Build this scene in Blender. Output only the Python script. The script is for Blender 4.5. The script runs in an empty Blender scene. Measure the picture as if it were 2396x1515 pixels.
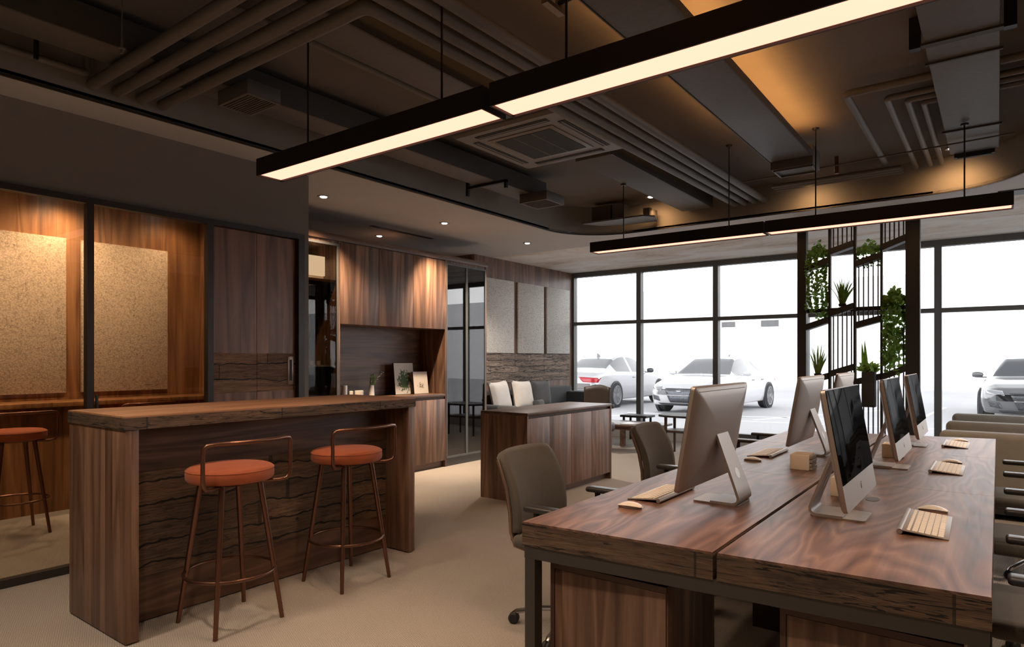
import bpy, bmesh, math, random
from mathutils import Vector, Matrix, Euler
from mathutils.bvhtree import BVHTree
random.seed(7)
PI = math.pi
SC = bpy.context.scene
COL = SC.collection
# ------------------------------------------------------------------ camera
CAM_H = 1.38
FPX, CXP, HYP = 1520.0, 1198.0, 840.0
YAW = math.atan2(2335 - 1198, FPX)
cam = bpy.data.objects.new('camera', bpy.data.cameras.new('camera'))
COL.objects.link(cam)
cam.location = (0, 0, CAM_H)
cam.rotation_euler = (PI / 2, 0, YAW)
cam.data.sensor_fit = 'HORIZONTAL'
cam.data.sensor_width = 36.0
cam.data.lens = FPX / 2396 * 36.0
cam.data.shift_y = (HYP - 757.5) / 2396
cam.data.shift_x = 0.0
cam.data.clip_start = 0.05
cam.data.clip_end = 300
SC.camera = cam
# ------------------------------------------------------------------ node helpers
class NT:
    def __init__(s, name):
        s.m = bpy.data.materials.new(name)
        s.m.use_nodes = True
        s.t = s.m.node_tree
        s.t.nodes.clear()
        s.out = s.t.nodes.new('ShaderNodeOutputMaterial')
    def n(s, typ, props=None, **ins):
        nd = s.t.nodes.new('ShaderNode' + typ)
        for k, v in (props or {}).items():
            setattr(nd, k, v)
        for k, v in ins.items():
            key = int(k[1:]) if k[0] == 'i' and k[1:].isdigit() else k.replace('_', ' ')
            s.set(nd.inputs[key], v)
        return nd
    def set(s, sock, v):
        if isinstance(v, bpy.types.NodeSocket):
            s.t.links.new(v, sock)
        elif isinstance(v, bpy.types.Node):
            s.t.links.new(v.outputs[0], sock)
        else:
            sock.default_value = v
    def math(s, op, a, b=0.0, c=None):
        nd = s.n('Math', {'operation': op}, i0=a, i1=b)
        if c is not None:
            s.set(nd.inputs[2], c)
        return nd.outputs[0]
    def mix(s, fac, a, b, blend='MIX'):
        nd = s.t.nodes.new('ShaderNodeMix')
        nd.data_type = 'RGBA'
        nd.blend_type = blend
        s.set(nd.inputs[0], fac)
        s.set(nd.inputs[6], c4(a)); s.set(nd.inputs[7], c4(b))
        return nd.outputs[2]
    def ramp(s, fac, stops, interp='LINEAR'):
        nd = s.t.nodes.new('ShaderNodeValToRGB')
        cr = nd.color_ramp
        cr.interpolation = interp
        while len(cr.elements) < len(stops):
            cr.elements.new(0.5)
        for e, (p, c) in zip(cr.elements, stops):
            e.position = p
            e.color = c4(c)
        s.set(nd.inputs[0], fac)
        return nd.outputs[0]
    def noise(s, vec, scale, detail=3.0, rough=0.55, dist=0.0, w=None):
        nd = s.n('TexNoise', None, Scale=scale, Detail=detail, Roughness=rough, Distortion=dist)
        s.set(nd.inputs['Vector'], vec)
        return nd.outputs[0]
    def obj(s):
        return s.n('TexCoord').outputs['Object']
    def mapv(s, vec, scale=(1, 1, 1), loc=(0, 0, 0), rot=(0, 0, 0)):
        nd = s.n('Mapping')
        s.set(nd.inputs['Vector'], vec)
        nd.inputs['Scale'].default_value = scale
        nd.inputs['Location'].default_value = loc
        nd.inputs['Rotation'].default_value = rot
        return nd.outputs[0]
    def bsdf(s, color, rough=0.5, metal=0.0, bump=None, bstr=0.2, bdist=0.01, spec=None, coat=0.0, sheen=0.0, emis=None, estr=0.0):
        b = s.n('BsdfPrincipled')
        s.set(b.inputs['Base Color'], c4(color)); s.set(b.inputs['Roughness'], rough); s.set(b.inputs['Metallic'], metal)
        if spec is not None: b.inputs['Specular IOR Level'].default_value = spec
        if coat: b.inputs['Coat Weight'].default_value = coat
        if sheen: b.inputs['Sheen Weight'].default_value = sheen
        if emis is not None:
            b.inputs['Emission Color'].default_value = c4(emis); b.inputs['Emission Strength'].default_value = estr
        if bump is not None:
            bp = s.n('Bump', None, Strength=bstr, Distance=bdist, Height=bump)
            s.t.links.new(bp.outputs[0], b.inputs['Normal'])
        s.t.links.new(b.outputs[0], s.out.inputs[0])
        return s.m
def c4(c):
    if isinstance(c, (tuple, list)) and len(c) == 3:
        return (c[0], c[1], c[2], 1.0)
    return c
MATS = {}
def plain(name, color, rough=0.5, metal=0.0, grain=0.04, gscale=40, bump=0.0, **kw):
    """Painted or plain surface with slight tone variation."""
    t = NT(name)
    o = t.obj()
    n = t.noise(o, gscale, 3)
    f = t.math('MULTIPLY_ADD', n, grain * 2, 1.0 - grain)
    col = t.mix(1.0, color, t.n('CombineColor', None, i0=f, i1=f, i2=f).outputs[0], 'MULTIPLY')
    t.bsdf(col, rough, metal, n if bump else None, bump, 0.004, **kw)
    MATS[name] = t.m
    return t.m
def wood(name, along, dark, mid, light, board=0.0, rough=0.42, freq=9.0, stretch=0.10, scale=2.6, tone=0.3, coat=0.0, swirl=0.5, ringw=.34):
    """Walnut style veneer, grain along 'x','y' or 'z'."""
    t = NT(name)
    sep = t.n('SeparateXYZ', None, i0=t.obj())
    X, Y, Z = sep.outputs
    if along == 'z':
        L, C, D = Z, t.math('ADD', X, Y), t.math('SUBTRACT', X, Y)
    elif along == 'y':
        L, C, D = Y, t.math('ADD', X, t.math('MULTIPLY', Z, 1.0)), Z
    else:
        L, C, D = X, t.math('ADD', Y, t.math('MULTIPLY', Z, 1.0)), Z
    boff = 0.0
    if board:
        fl = t.math('FLOOR', t.math('DIVIDE', C, board))
        wn = t.n('TexWhiteNoise', {'noise_dimensions': '1D'}, W=fl)
        boff = wn.outputs[0]
        Ls = t.math('MULTIPLY_ADD', boff, 7.0, L)
    else:
        Ls = L
    vec = t.n('CombineXYZ', None, i0=C, i1=t.math('MULTIPLY', Ls, stretch), i2=t.math('MULTIPLY', D, 0.35)).outputs[0]
    big = t.noise(vec, scale, 3, 0.5, swirl)
    rings = t.math('FRACT', t.math('MULTIPLY', big, freq))
    tri = t.math('ABSOLUTE', t.math('MULTIPLY_ADD', rings, 2.0, -1.0))
    vec2 = t.n('CombineXYZ', None, i0=C, i1=t.math('MULTIPLY', Ls, 0.03), i2=t.math('MULTIPLY', D, 0.3)).outputs[0]
    fine = t.noise(vec2, 120, 4, 0.65)
    mid_n = t.noise(vec2, 17, 4, 0.6)
    a = t.math('MULTIPLY_ADD', tri, ringw, t.math('MULTIPLY', mid_n, 0.96 - ringw))
    a = t.math('MULTIPLY_ADD', fine, 0.30, t.math('SUBTRACT', a, 0.14))
    col = t.ramp(a, [(0.18, dark), (0.5, mid), (0.82, light)])
    if board:
        v = t.math('MULTIPLY_ADD', boff, tone, 1.0 - tone * 0.55)
        col = t.mix(1.0, col, t.n('CombineColor', None, i0=v, i1=v, i2=v).outputs[0], 'MULTIPLY')
    rg = t.math('MULTIPLY_ADD', fine, 0.18, rough - 0.08)
    t.bsdf(col, rg, 0.0, fine, 0.10, 0.002, coat=coat)
    MATS[name] = t.m
    return t.m
def reclaimed(name, plank, light, mid, dark, crack=0.5, gapw=.06, wobble=.09, seglen=.75, rough=0.75, zoff=0.0, dim=1.0):
    """Old rough-sawn boards stacked in z, grain running level."""
    t = NT(name)
    sep = t.n('SeparateXYZ', None, i0=t.obj())
    X, Y, Z = sep.outputs
    A = t.math('ADD', X, Y)
    wob = t.noise(t.n('CombineXYZ', None, i0=t.math('MULTIPLY', A, 1.6), i1=t.math('MULTIPLY', Z, 2.0), i2=0.3).outputs[0], 2.2, 3, 0.6)
    Zw = t.math('ADD', t.math('MULTIPLY_ADD', wob, wobble, Z), zoff)
    zd = t.math('DIVIDE', Zw, plank)
    row = t.math('FLOOR', zd)
    fr = t.math('FRACT', zd)
    wr = t.n('TexWhiteNoise', {'noise_dimensions': '1D'}, W=row).outputs[0]
    sh = t.math('MULTIPLY_ADD', wr, 3.7, A)
    seg = t.math('FLOOR', t.math('DIVIDE', sh, seglen))
    wr2 = t.n('TexWhiteNoise', {'noise_dimensions': '2D'}, Vector=t.n('CombineXYZ', None, i0=seg, i1=row).outputs[0]).outputs[0]
    v1 = t.n('CombineXYZ', None, i0=t.math('MULTIPLY', sh, 0.9), i1=t.math('MULTIPLY', Z, 13.0), i2=wr).outputs[0]
    n1 = t.noise(v1, 2.3, 6, 0.7, 0.7)
    v2 = t.n('CombineXYZ', None, i0=t.math('MULTIPLY', sh, 5.0), i1=t.math('MULTIPLY', Z, 110.0), i2=wr).outputs[0]
    n2 = t.noise(v2, 3.0, 4, 0.65)
    v3 = t.n('CombineXYZ', None, i0=t.math('MULTIPLY', sh, 1.7), i1=t.math('MULTIPLY', Z, 5.0), i2=1.7).outputs[0]
    n3 = t.noise(v3, 1.8, 5, 0.62)
    a = t.math('MULTIPLY_ADD', n2, 0.5, t.math('MULTIPLY_ADD', n1, 0.7, -0.13))
    col = t.ramp(a, [(0.22, dark), (0.48, mid), (0.72, light)])
    tone = t.math('MULTIPLY_ADD', wr2, 0.5, 0.72 * dim)
    col = t.mix(1.0, col, t.n('CombineColor', None, i0=tone, i1=tone, i2=tone).outputs[0], 'MULTIPLY')
    stain = t.ramp(n3, [(0.56, (0, 0, 0)), (0.68, (1, 1, 1))])
    col = t.mix(t.math('MULTIPLY', stain, 0.6), col, dark)
    n4 = t.noise(t.n('CombineXYZ', None, i0=t.math('MULTIPLY', sh, 0.55), i1=t.math('MULTIPLY', Z, 9.0), i2=t.math('MULTIPLY', wr, 9.0)).outputs[0], 2.6, 4, 0.6, 0.5)
    dist = t.math('MINIMUM', t.math('ABSOLUTE', t.math('SUBTRACT', n4, 0.44)), t.math('ABSOLUTE', t.math('SUBTRACT', n4, 0.55)))
    wid = t.math('MULTIPLY', t.math('SUBTRACT', t.noise(v1, 1.1, 3), 0.38), 0.085)
    ck = t.math('MAXIMUM', t.math('LESS_THAN', dist, wid), t.ramp(n1, [(0.27, (1, 1, 1)), (0.33, (0, 0, 0))]))
    gap = t.math('LESS_THAN', t.math('ADD', fr, t.math('MULTIPLY', t.math('SUBTRACT', t.noise(v3, 2.2, 3), .5), gapw * 1.8)), gapw)
    endgap = t.math('LESS_THAN', t.math('FRACT', t.math('DIVIDE', sh, seglen)), 0.012)
    vo = t.n('TexVoronoi', {'feature': 'F1'}, Scale=9.0)
    t.set(vo.inputs['Vector'], t.n('CombineXYZ', None, i0=t.math('MULTIPLY', sh, 1.0), i1=t.math('MULTIPLY', Z, 1.6), i2=0.0).outputs[0])
    knot = t.math('MULTIPLY', t.math('LESS_THAN', vo.outputs['Distance'], 0.13), t.math('GREATER_THAN', t.n('SeparateColor', None, i0=vo.outputs['Color']).outputs[0], 0.72))
    m = t.math('MAXIMUM', t.math('MAXIMUM', t.math('MULTIPLY', ck, crack), t.math('MAXIMUM', gap, t.math('MULTIPLY', endgap, 0.7))), t.math('MULTIPLY', knot, 0.7))
    col = t.mix(m, col, (0.006, 0.004, 0.003))
    h = t.math('SUBTRACT', t.math('MULTIPLY_ADD', n2, 0.5, n1), t.math('MULTIPLY', m, 1.2))
    t.bsdf(col, rough, 0.0, h, 0.7, 0.006)
    MATS[name] = t.m
    return t.m
def fabric(name, c1, c2, scale=260, rough=0.9, sheen=0.2, bstr=0.25):
    t = NT(name)
    o = t.obj()
    vo = t.n('TexVoronoi', {'feature': 'F1'}, Scale=scale)
    t.set(vo.inputs['Vector'], o)
    n = t.noise(o, 8, 3)
    f = t.math('MULTIPLY_ADD', n, 0.5, t.math('MULTIPLY', vo.outputs['Distance'], 0.7))
    col = t.ramp(f, [(0.25, c1), (0.75, c2)])
    t.bsdf(col, rough, 0.0, vo.outputs['Distance'], bstr, 0.002, sheen=sheen)
    MATS[name] = t.m
def emit(name, color, strength):
    t = NT(name)
    o = t.obj()
    n = t.noise(o, 1.3, 1)
    s = t.math('MULTIPLY', t.math('MULTIPLY_ADD', n, 0.06, 0.97), strength)
    e = t.n('Emission', None, Color=c4(color), Strength=s)
    t.t.links.new(e.outputs[0], t.out.inputs[0])
    MATS[name] = t.m
def glass(name, tint=(1, 1, 1), refl=0.06, rough=0.0, fres=.5):
    t = NT(name)
    tr = t.n('BsdfTransparent', None, Color=c4(tint))
    gl = t.n('BsdfGlossy', None, Color=(1, 1, 1, 1), Roughness=rough)
    lw = t.n('LayerWeight', None, Blend=0.25)
    n = t.noise(t.obj(), 0.7, 1)
    f = t.math('MULTIPLY_ADD', lw.outputs['Fresnel'], fres, t.math('MULTIPLY_ADD', n, 0.004, refl))
    mx = t.n('MixShader', None, i0=f, i1=tr.outputs[0], i2=gl.outputs[0])
    t.t.links.new(mx.outputs[0], t.out.inputs[0])
    MATS[name] = t.m
# ------------------------------------------------------------------ materials
wood('walnut_upright', 'z', (.066, .033, .020), (.175, .094, .060), (.31, .18, .118), board=0.085, tone=.42)
wood('walnut_door', 'z', (.095, .040, .021), (.26, .116, .064), (.43, .22, .13), board=0.12, tone=.3)
wood('walnut_level', 'y', (.050, .023, .013), (.125, .062, .036), (.215, .118, .072), board=0.0, tone=.3, scale=3.5)
wood('walnut_booth', 'z', (.10, .040, .014), (.24, .105, .038), (.36, .175, .070), board=0.16, tone=.3)
wood('walnut_desk', 'y', (.036, .017, .013), (.170, .083, .057), (.34, .19, .13), freq=19, stretch=0.13, scale=2.3, rough=.42, swirl=.75, ringw=.27)
wood('walnut_bar_top', 'y', (.22, .095, .045), (.40, .20, .105), (.55, .31, .18), freq=7, stretch=.08, scale=4, rough=.36)
wood('walnut_table', 'y', (.060, .028, .017), (.115, .058, .036), (.18, .100, .065))
reclaimed('reclaimed_edge', 0.20, (.26, .17, .105), (.135, .083, .050), (.02, .012, .008), crack=.95)
reclaimed('reclaimed_plank', 0.112, (.27, .16, .09), (.145, .083, .047), (.024, .013, .008), crack=.5, gapw=.085, wobble=.11, seglen=2.2)
reclaimed('reclaimed_band', 0.125, (.46, .27, .16), (.23, .125, .072), (.02, .012, .008), crack=.5, gapw=.07)
reclaimed('reclaimed_pale', 0.10, (.52, .40, .30), (.24, .17, .125), (.035, .024, .018), crack=.95, gapw=.08)
plain('paint_wall', (.225, .195, .17), .8, grain=.05, gscale=6)
plain('paint_soffit', (.60, .585, .57), .85, grain=.04, gscale=5)
plain('paint_slab', (.15, .13, .115), .8, grain=.08, gscale=4)
plain('paint_fascia', (.26, .235, .21), .8, grain=.06, gscale=5)
plain('duct_metal', (.135, .124, .116), .6, .2, grain=.16, gscale=30, bump=.25)
plain('duct_edge', (.075, .068, .062), .6, .2, grain=.1, gscale=30)
plain('pipe_paint', (.15, .135, .122), .55, .1, grain=.06)
plain('pipe_light', (.165, .15, .138), .5, .1, grain=.06)
plain('grille_dark', (.012, .011, .010), .6)
plain('ac_plastic', (.25, .225, .205), .5, grain=.03)
plain('ac_mesh', (.028, .026, .024), .7, grain=.5, gscale=260)
plain('black_steel', (.022, .020, .019), .45, .4, grain=.05)
plain('desk_steel', (.060, .053, .047), .5, .3, grain=.05)
plain('window_frame', (.13, .13, .125), .5, .3, grain=.04)
plain('partition_frame', (.045, .036, .032), .45, .4)
plain('lamp_housing', (.018, .014, .012), .5, .2)
plain('screen_steel', (.030, .027, .025), .5, .2)
plain('bronze', (.20, .098, .064), .32, .9, grain=.08, gscale=14)
plain('bronze_trim', (.30, .21, .16), .35, .8)
plain('chrome', (.55, .52, .50), .22, 1.0)
plain('alu', (.43, .375, .335), .48, .8, grain=.03)
plain('alu_pale', (.62, .56, .50), .4, .6)
t = NT('screen_black')
df = t.n('BsdfDiffuse', None, Color=(.004, .004, .004, 1)); gl = t.n('BsdfGlossy', None, Color=(1, 1, 1, 1), Roughness=.06)
nn = t.noise(t.obj(), 2.0, 1)
mx = t.n('MixShader', None, i0=t.math('MULTIPLY_ADD', nn, .004, .016), i1=df.outputs[0], i2=gl.outputs[0])
t.t.links.new(mx.outputs[0], t.out.inputs[0])
MATS['screen_black'] = t.m
plain('apple_mark', (.03, .028, .026), .3)
plain('key_cream', (.88, .75, .60), .6)
plain('mouse_white', (.80, .68, .57), .3)
plain('box_cream', (.82, .69, .54), .6)
plain('box_paper', (.34, .28, .24), .8, grain=.5, gscale=120)
plain('box_top', (.70, .50, .34), .6)
plain('black_plastic', (.018, .016, .015), .6)
plain('arm_plastic', (.032, .030, .030), .38)
plain('leather_brown', (.052, .038, .029), .5, grain=.08, gscale=60, bump=.1)
plain('white_ceramic', (.75, .70, .66), .35)
plain('wax_white', (.80, .72, .63), .6)
plain('planter_black', (.012, .011, .010), .55)
plain('niche_wood_dark', (.07, .035, .022), .6)
plain('rubber', (.030, .030, .032), .85)
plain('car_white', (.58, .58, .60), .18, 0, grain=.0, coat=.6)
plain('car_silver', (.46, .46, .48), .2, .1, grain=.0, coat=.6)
plain('car_grey', (.16, .16, .17), .2, .4, grain=.0, coat=.6)
plain('car_trim', (.035, .037, .042), .5)
plain('car_glass', (.19, .195, .205), .10, 0, spec=.3)
plain('car_glass_dark', (.07, .075, .085), .08, 0, spec=.7)
plain('car_rim', (.26, .26, .27), .35, .3)
plain('car_tail', (.36, .010, .022), .2, 0)
plain('car_tail_low', (.14, .125, .12), .4)
plain('car_lamp', (.45, .46, .49), .15, .6, grain=.55, gscale=38)
plain('car_grille', (.085, .09, .10), .3, .6, grain=.85, gscale=28)
plain('facade_white', (.90, .90, .92), .9, grain=.01, gscale=.4)
plain('vent_grey', (.12, .12, .125), .6)
plain('line_white', (.93, .93, .94), .9)
plain('sofa_base', (.022, .020, .020), .6)
fabric('sofa_grey', (.028, .028, .031), (.050, .050, .055), 200)
fabric('cushion_white', (.46, .43, .41), (.58, .55, .52), 150)
fabric('cushion_grey', (.036, .038, .042), (.062, .064, .070), 170)
fabric('bolster_dark', (.028, .030, .034), (.055, .058, .064), 170)
fabric('chair_fabric', (.062, .051, .041), (.112, .094, .075), 420)
fabric('sofa_olive', (.20, .18, .148), (.30, .272, .23), 380)
fabric('velvet_orange', (.27, .052, .014), (.39, .088, .024), 500, .8, .12, .1)
emit('lamp_glow', (1.0, .40, .275), 2.2)
emit('strip_glow', (1.0, .46, .13), 60.0)
emit('downlight_glow', (1.0, .90, .80), 12.0)
emit('shade_glow', (1.0, .80, .56), 2.2)
t = NT('screen_glossy')
df = t.n('BsdfDiffuse', None, Color=(.006, .006, .007, 1)); gl = t.n('BsdfGlossy', None, Color=(1, 1, 1, 1), Roughness=.10)
nn = t.noise(t.obj(), 2.0, 1)
mx = t.n('MixShader', None, i0=t.math('MULTIPLY_ADD', nn, .01, .04), i1=df.outputs[0], i2=gl.outputs[0])
t.t.links.new(mx.outputs[0], t.out.inputs[0])
MATS['screen_glossy'] = t.m
glass('pane_clear', (.99, .99, .99), .02)
glass('pane_booth', (.97, .95, .92), .015, fres=.2)
glass('pane_smoke', (.30, .28, .27), .085, fres=.3)
glass('pane_smoke_left', (.55, .51, .46), .02, fres=.12)
# carpet: woven loops
t = NT('carpet')
o = t.obj()
sp = t.n('SeparateXYZ', None, i0=o)
wobx = t.noise(o, 30, 2)
u = t.math('ADD', t.math('MULTIPLY', t.math('ADD', sp.outputs[0], t.math('MULTIPLY', sp.outputs[1], .6)), 2 * PI / .0145), t.math('MULTIPLY', wobx, 3.0))
v = t.math('ADD', t.math('MULTIPLY', t.math('SUBTRACT', sp.outputs[1], t.math('MULTIPLY', sp.outputs[0], .6)), 2 * PI / .019), t.math('MULTIPLY', wobx, 3.0))
wv = t.math('MULTIPLY_ADD', t.math('MULTIPLY', t.math('SINE', u), t.math('SINE', v)), .5, .5)
nb = t.noise(o, 1.2, 4, .6)
nf = t.noise(o, 160, 2)
f = t.math('MULTIPLY_ADD', wv, .36, t.math('MULTIPLY_ADD', nf, .55, t.math('MULTIPLY', nb, .16)))
col = t.ramp(f, [(.18, (.17, .142, .115)), (.5, (.385, .328, .272)), (.85, (.53, .46, .39))])
t.bsdf(col, .95, 0, t.math('ADD', wv, nf), .5, .006)
MATS['carpet'] = t.m
# speckled felt panels
def felt(name, base, dark, scale):
    t = NT(name)
    o = t.obj()
    vo = t.n('TexVoronoi', {'feature': 'F1'}, Scale=75.0 * scale)
    t.set(vo.inputs['Vector'], o)
    n1 = t.noise(t.mapv(o, (1, .5, 1.5), rot=(.75, 0, 0)), 34 * scale, 5, .7, 2.0)
    n2 = t.noise(t.mapv(o, (1, 1.5, .5), rot=(.75, 0, 0)), 30 * scale, 5, .7, 2.2)
    n3 = t.noise(o, 3.0, 4)
    m = t.math('MAXIMUM', t.ramp(n1, [(.56, (0, 0, 0)), (.64, (1, 1, 1))]), t.ramp(n2, [(.57, (0, 0, 0)), (.65, (1, 1, 1))]))
    col = t.mix(t.math('MULTIPLY', m, t.math('MULTIPLY_ADD', n3, 1.1, .15)), base, dark)
    vv = t.math('MULTIPLY_ADD', vo.outputs['Distance'], -.55, 1.12)
    col = t.mix(1.0, col, t.n('CombineColor', None, i0=vv, i1=vv, i2=vv).outputs[0], 'MULTIPLY')
    t.bsdf(col, .95, 0, vo.outputs['Distance'], .4, .004)
    MATS[name] = t.m
felt('felt_tan', (.60, .47, .34), (.20, .13, .08), 1.0)
felt('felt_grey', (.76, .72, .67), (.30, .27, .25), 1.0)
# cloudy concrete over the windows
t = NT('concrete_cloudy')
o = t.obj()
n1 = t.noise(t.mapv(o, (.45, 1.1, 1)), 1.5, 5, .6, .9)
n2 = t.noise(o, 14, 4)
f = t.math('MULTIPLY_ADD', n2, .22, t.math('MULTIPLY', n1, .95))
col = t.ramp(f, [(.38, (.55, .44, .34)), (.52, (.80, .72, .63)), (.66, (.92, .89, .85))])
t.bsdf(col, .8)
MATS['concrete_cloudy'] = t.m
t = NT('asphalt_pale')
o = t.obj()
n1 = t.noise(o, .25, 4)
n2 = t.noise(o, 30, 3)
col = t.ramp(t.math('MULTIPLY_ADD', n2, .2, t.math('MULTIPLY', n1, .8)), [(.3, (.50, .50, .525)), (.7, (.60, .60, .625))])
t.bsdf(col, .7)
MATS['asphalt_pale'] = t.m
def leafmat(name, a, b):
    t = NT(name)
    n = t.noise(t.obj(), 25, 3)
    col = t.ramp(n, [(.3, a), (.7, b)])
    t.bsdf(col, .5, 0, n, .1, .003)
    pb = [x for x in t.t.nodes if x.type == 'BSDF_PRINCIPLED'][0]
    tl = t.n('BsdfTranslucent', None, Color=col)
    mx = t.n('MixShader', None, i0=.62, i1=pb.outputs[0], i2=tl.outputs[0])
    t.t.links.new(mx.outputs[0], t.out.inputs[0])
    MATS[name] = t.m
leafmat('leaf_ivy', (.13, .26, .055), (.32, .50, .12))
leafmat('leaf_bright', (.14, .29, .05), (.38, .55, .14))
leafmat('leaf_pale', (.24, .38, .09), (.52, .64, .26))
plain('stem_green', (.10, .12, .04), .6)
# little botanical prints (generic, soft blotches on paper)
def printmat(name, paper, inkc, scale, thr, cx, cz, rx, rz):
    t = NT(name)
    sp = t.n('SeparateXYZ', None, i0=t.obj())
    dy = t.math('DIVIDE', t.math('SUBTRACT', sp.outputs[1], cx), rx)
    dz = t.math('DIVIDE', t.math('SUBTRACT', sp.outputs[2], cz), rz)
    r = t.math('ADD', t.math('MULTIPLY', dy, dy), t.math('MULTIPLY', dz, dz))
    n = t.noise(t.obj(), scale, 5, .7)
    k = t.math('SUBTRACT', n, t.math('MULTIPLY', r, .22))
    m = t.ramp(k, [(thr, (0, 0, 0)), (thr + .06, (1, 1, 1))])
    t.bsdf(t.mix(m, paper, inkc), .8)
    MATS[name] = t.m
printmat('print_leaves', (.66, .62, .56), (.07, .13, .05), 34, .33, 0, .17, .13, .15)
printmat('print_basket', (.64, .58, .52), (.22, .18, .14), 40, .44, 0, .10, .07, .06)
# ------------------------------------------------------------------ mesh builder
class B:
    def __init__(s):
        s.bm = bmesh.new()
    def _merge(s, bm2, mat=None):
        me = bpy.data.meshes.new('tmp')
        if mat is not None: bm2.transform(mat)
        bm2.to_mesh(me); bm2.free()
        s.bm.from_mesh(me)
        bpy.data.meshes.remove(me)
    def box(s, x0, x1, y0, y1, z0, z1, bev=0.0, seg=2, mat=None):
        b = bmesh.new()
        bmesh.ops.create_cube(b, size=1.0)
        for v in b.verts:
            v.co = Vector(((x0 + x1) / 2 + v.co.x * (x1 - x0), (y0 + y1) / 2 + v.co.y * (y1 - y0), (z0 + z1) / 2 + v.co.z * (z1 - z0)))
        if bev:
            bmesh.ops.bevel(b, geom=list(b.edges), offset=bev, segments=seg, profile=.5, affect='EDGES')
        s._merge(b, mat)
        return s
    def prism(s, pts, lo, hi, axis='z', mat=None, bev=0.0):
        """closed polygon extruded; axis z: pts (x,y); x: (y,z); y: (x,z)"""
        b = bmesh.new()
        def mk(p, h):
            return {'z': (p[0], p[1], h), 'x': (h, p[0], p[1]), 'y': (p[0], h, p[1])}[axis]
        v0 = [b.verts.new(mk(p, lo)) for p in pts]
        v1 = [b.verts.new(mk(p, hi)) for p in pts]
        b.faces.new(v0); b.faces.new(v1)
        n = len(pts)
        for i in range(n):
            b.faces.new((v0[i], v0[(i + 1) % n], v1[(i + 1) % n], v1[i]))
        bmesh.ops.recalc_face_normals(b, faces=b.faces)
        if bev:
            bmesh.ops.bevel(b, geom=[e for e in b.edges], offset=bev, segments=2, affect='EDGES')
        s._merge(b, mat)
        return s
    def loft(s, rings, closed=True, caps=True, mat=None):
        b = bmesh.new()
        vs = [[b.verts.new(p) for p in r] for r in rings]
        n = len(rings[0])
        for i in range(len(rings) - 1):
            for j in range(n if closed else n - 1):
                try: b.faces.new((vs[i][j], vs[i][(j + 1) % n], vs[i + 1][(j + 1) % n], vs[i + 1][j]))
                except ValueError: pass
        if caps and closed:
            b.faces.new(vs[0]); b.faces.new(vs[-1])
        bmesh.ops.recalc_face_normals(b, faces=b.faces)
        s._merge(b, mat)
        return s
    def tube(s, pts, r, n=10, closed=False, mat=None, ry=None):
        pts = [Vector(p) for p in pts]
        m = len(pts)
        tang = []
        for i in range(m):
            a = pts[(i - 1) % m] if (closed or i > 0) else pts[i]
            c = pts[(i + 1) % m] if (closed or i < m - 1) else pts[i]
            tang.append((c - a).normalized())
        up = Vector((0, 0, 1)) if abs(tang[0].z) < .9 else Vector((1, 0, 0))
        u = tang[0].cross(up).normalized()
        rings = []
        for i in range(m):
            u = (u - tang[i] * u.dot(tang[i])).normalized()
            w = tang[i].cross(u)
            rr = r[i] if isinstance(r, (list, tuple)) else r
            rb = rr if ry is None else ry
            rings.append([tuple(pts[i] + u * rr * math.cos(2 * PI * k / n) + w * rb * math.sin(2 * PI * k / n)) for k in range(n)])
        if closed:
            rings.append(rings[0])
            b = bmesh.new()
            vs = [[b.verts.new(p) for p in rg] for rg in rings[:-1]]
            for i in range(m):
                for j in range(n):
                    b.faces.new((vs[i][j], vs[i][(j + 1) % n], vs[(i + 1) % m][(j + 1) % n], vs[(i + 1) % m][j]))
            bmesh.ops.recalc_face_normals(b, faces=b.faces)
            s._merge(b, mat)
        else:
            s.loft(rings, True, True, mat)
        return s
    def lathe(s, prof, c=(0, 0, 0), n=24, mat=None):
        rings = [[(c[0] + max(r, 1e-4) * math.cos(2 * PI * k / n), c[1] + max(r, 1e-4) * math.sin(2 * PI * k / n), c[2] + z) for k in range(n)] for r, z in prof]
        return s.loft(rings, True, True, mat)
    def grid(s, fn, nu, nv, mat=None):
        b = bmesh.new()
        vs = [[b.verts.new(fn(i / nu, j / nv)) for j in range(nv + 1)] for i in range(nu + 1)]
        for i in range(nu):
            for j in range(nv):
                b.faces.new((vs[i][j], vs[i + 1][j], vs[i + 1][j + 1], vs[i][j + 1]))
        s._merge(b, mat)
        return s
def up(o):
    v = Vector((0, 0, 0))
    while o is not None:
        v = v + Vector(o.location); o = o.parent
    return v
def obj(name, b, mat, parent=None, local=False, smooth=35, solid=0.0):
    me = bpy.data.meshes.new(name)
    bm = b.bm if isinstance(b, B) else b
    if parent is not None and not local:
        bmesh.ops.translate(bm, verts=bm.verts, vec=-up(parent))
    bmesh.ops.remove_doubles(bm, verts=bm.verts, dist=1e-6)
    bm.to_mesh(me); bm.free()
    me.materials.append(MATS[mat])
    if smooth:
        me.polygons.foreach_set('use_smooth', [True] * len(me.polygons))
        me.set_sharp_from_angle(angle=math.radians(smooth))
    o = bpy.data.objects.new(name, me)
    COL.objects.link(o)
    if parent is not None: o.parent = parent
    if solid:
        md = o.modifiers.new('thickness', 'SOLIDIFY'); md.thickness = solid; md.offset = 0
    return o
def thing(name, label, cat, loc=(0, 0, 0), rot=0.0, group=None):
    o = bpy.data.objects.new(name, None)
    COL.objects.link(o)
    o.empty_display_size = .1
    o.location = loc; o.rotation_euler = (0, 0, rot)
    o['label'] = label; o['category'] = cat
    if group: o['group'] = group
    return o
def tag(o, label, cat, group=None):
    o['label'] = label; o['category'] = cat
    if group: o['group'] = group
    return o
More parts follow.
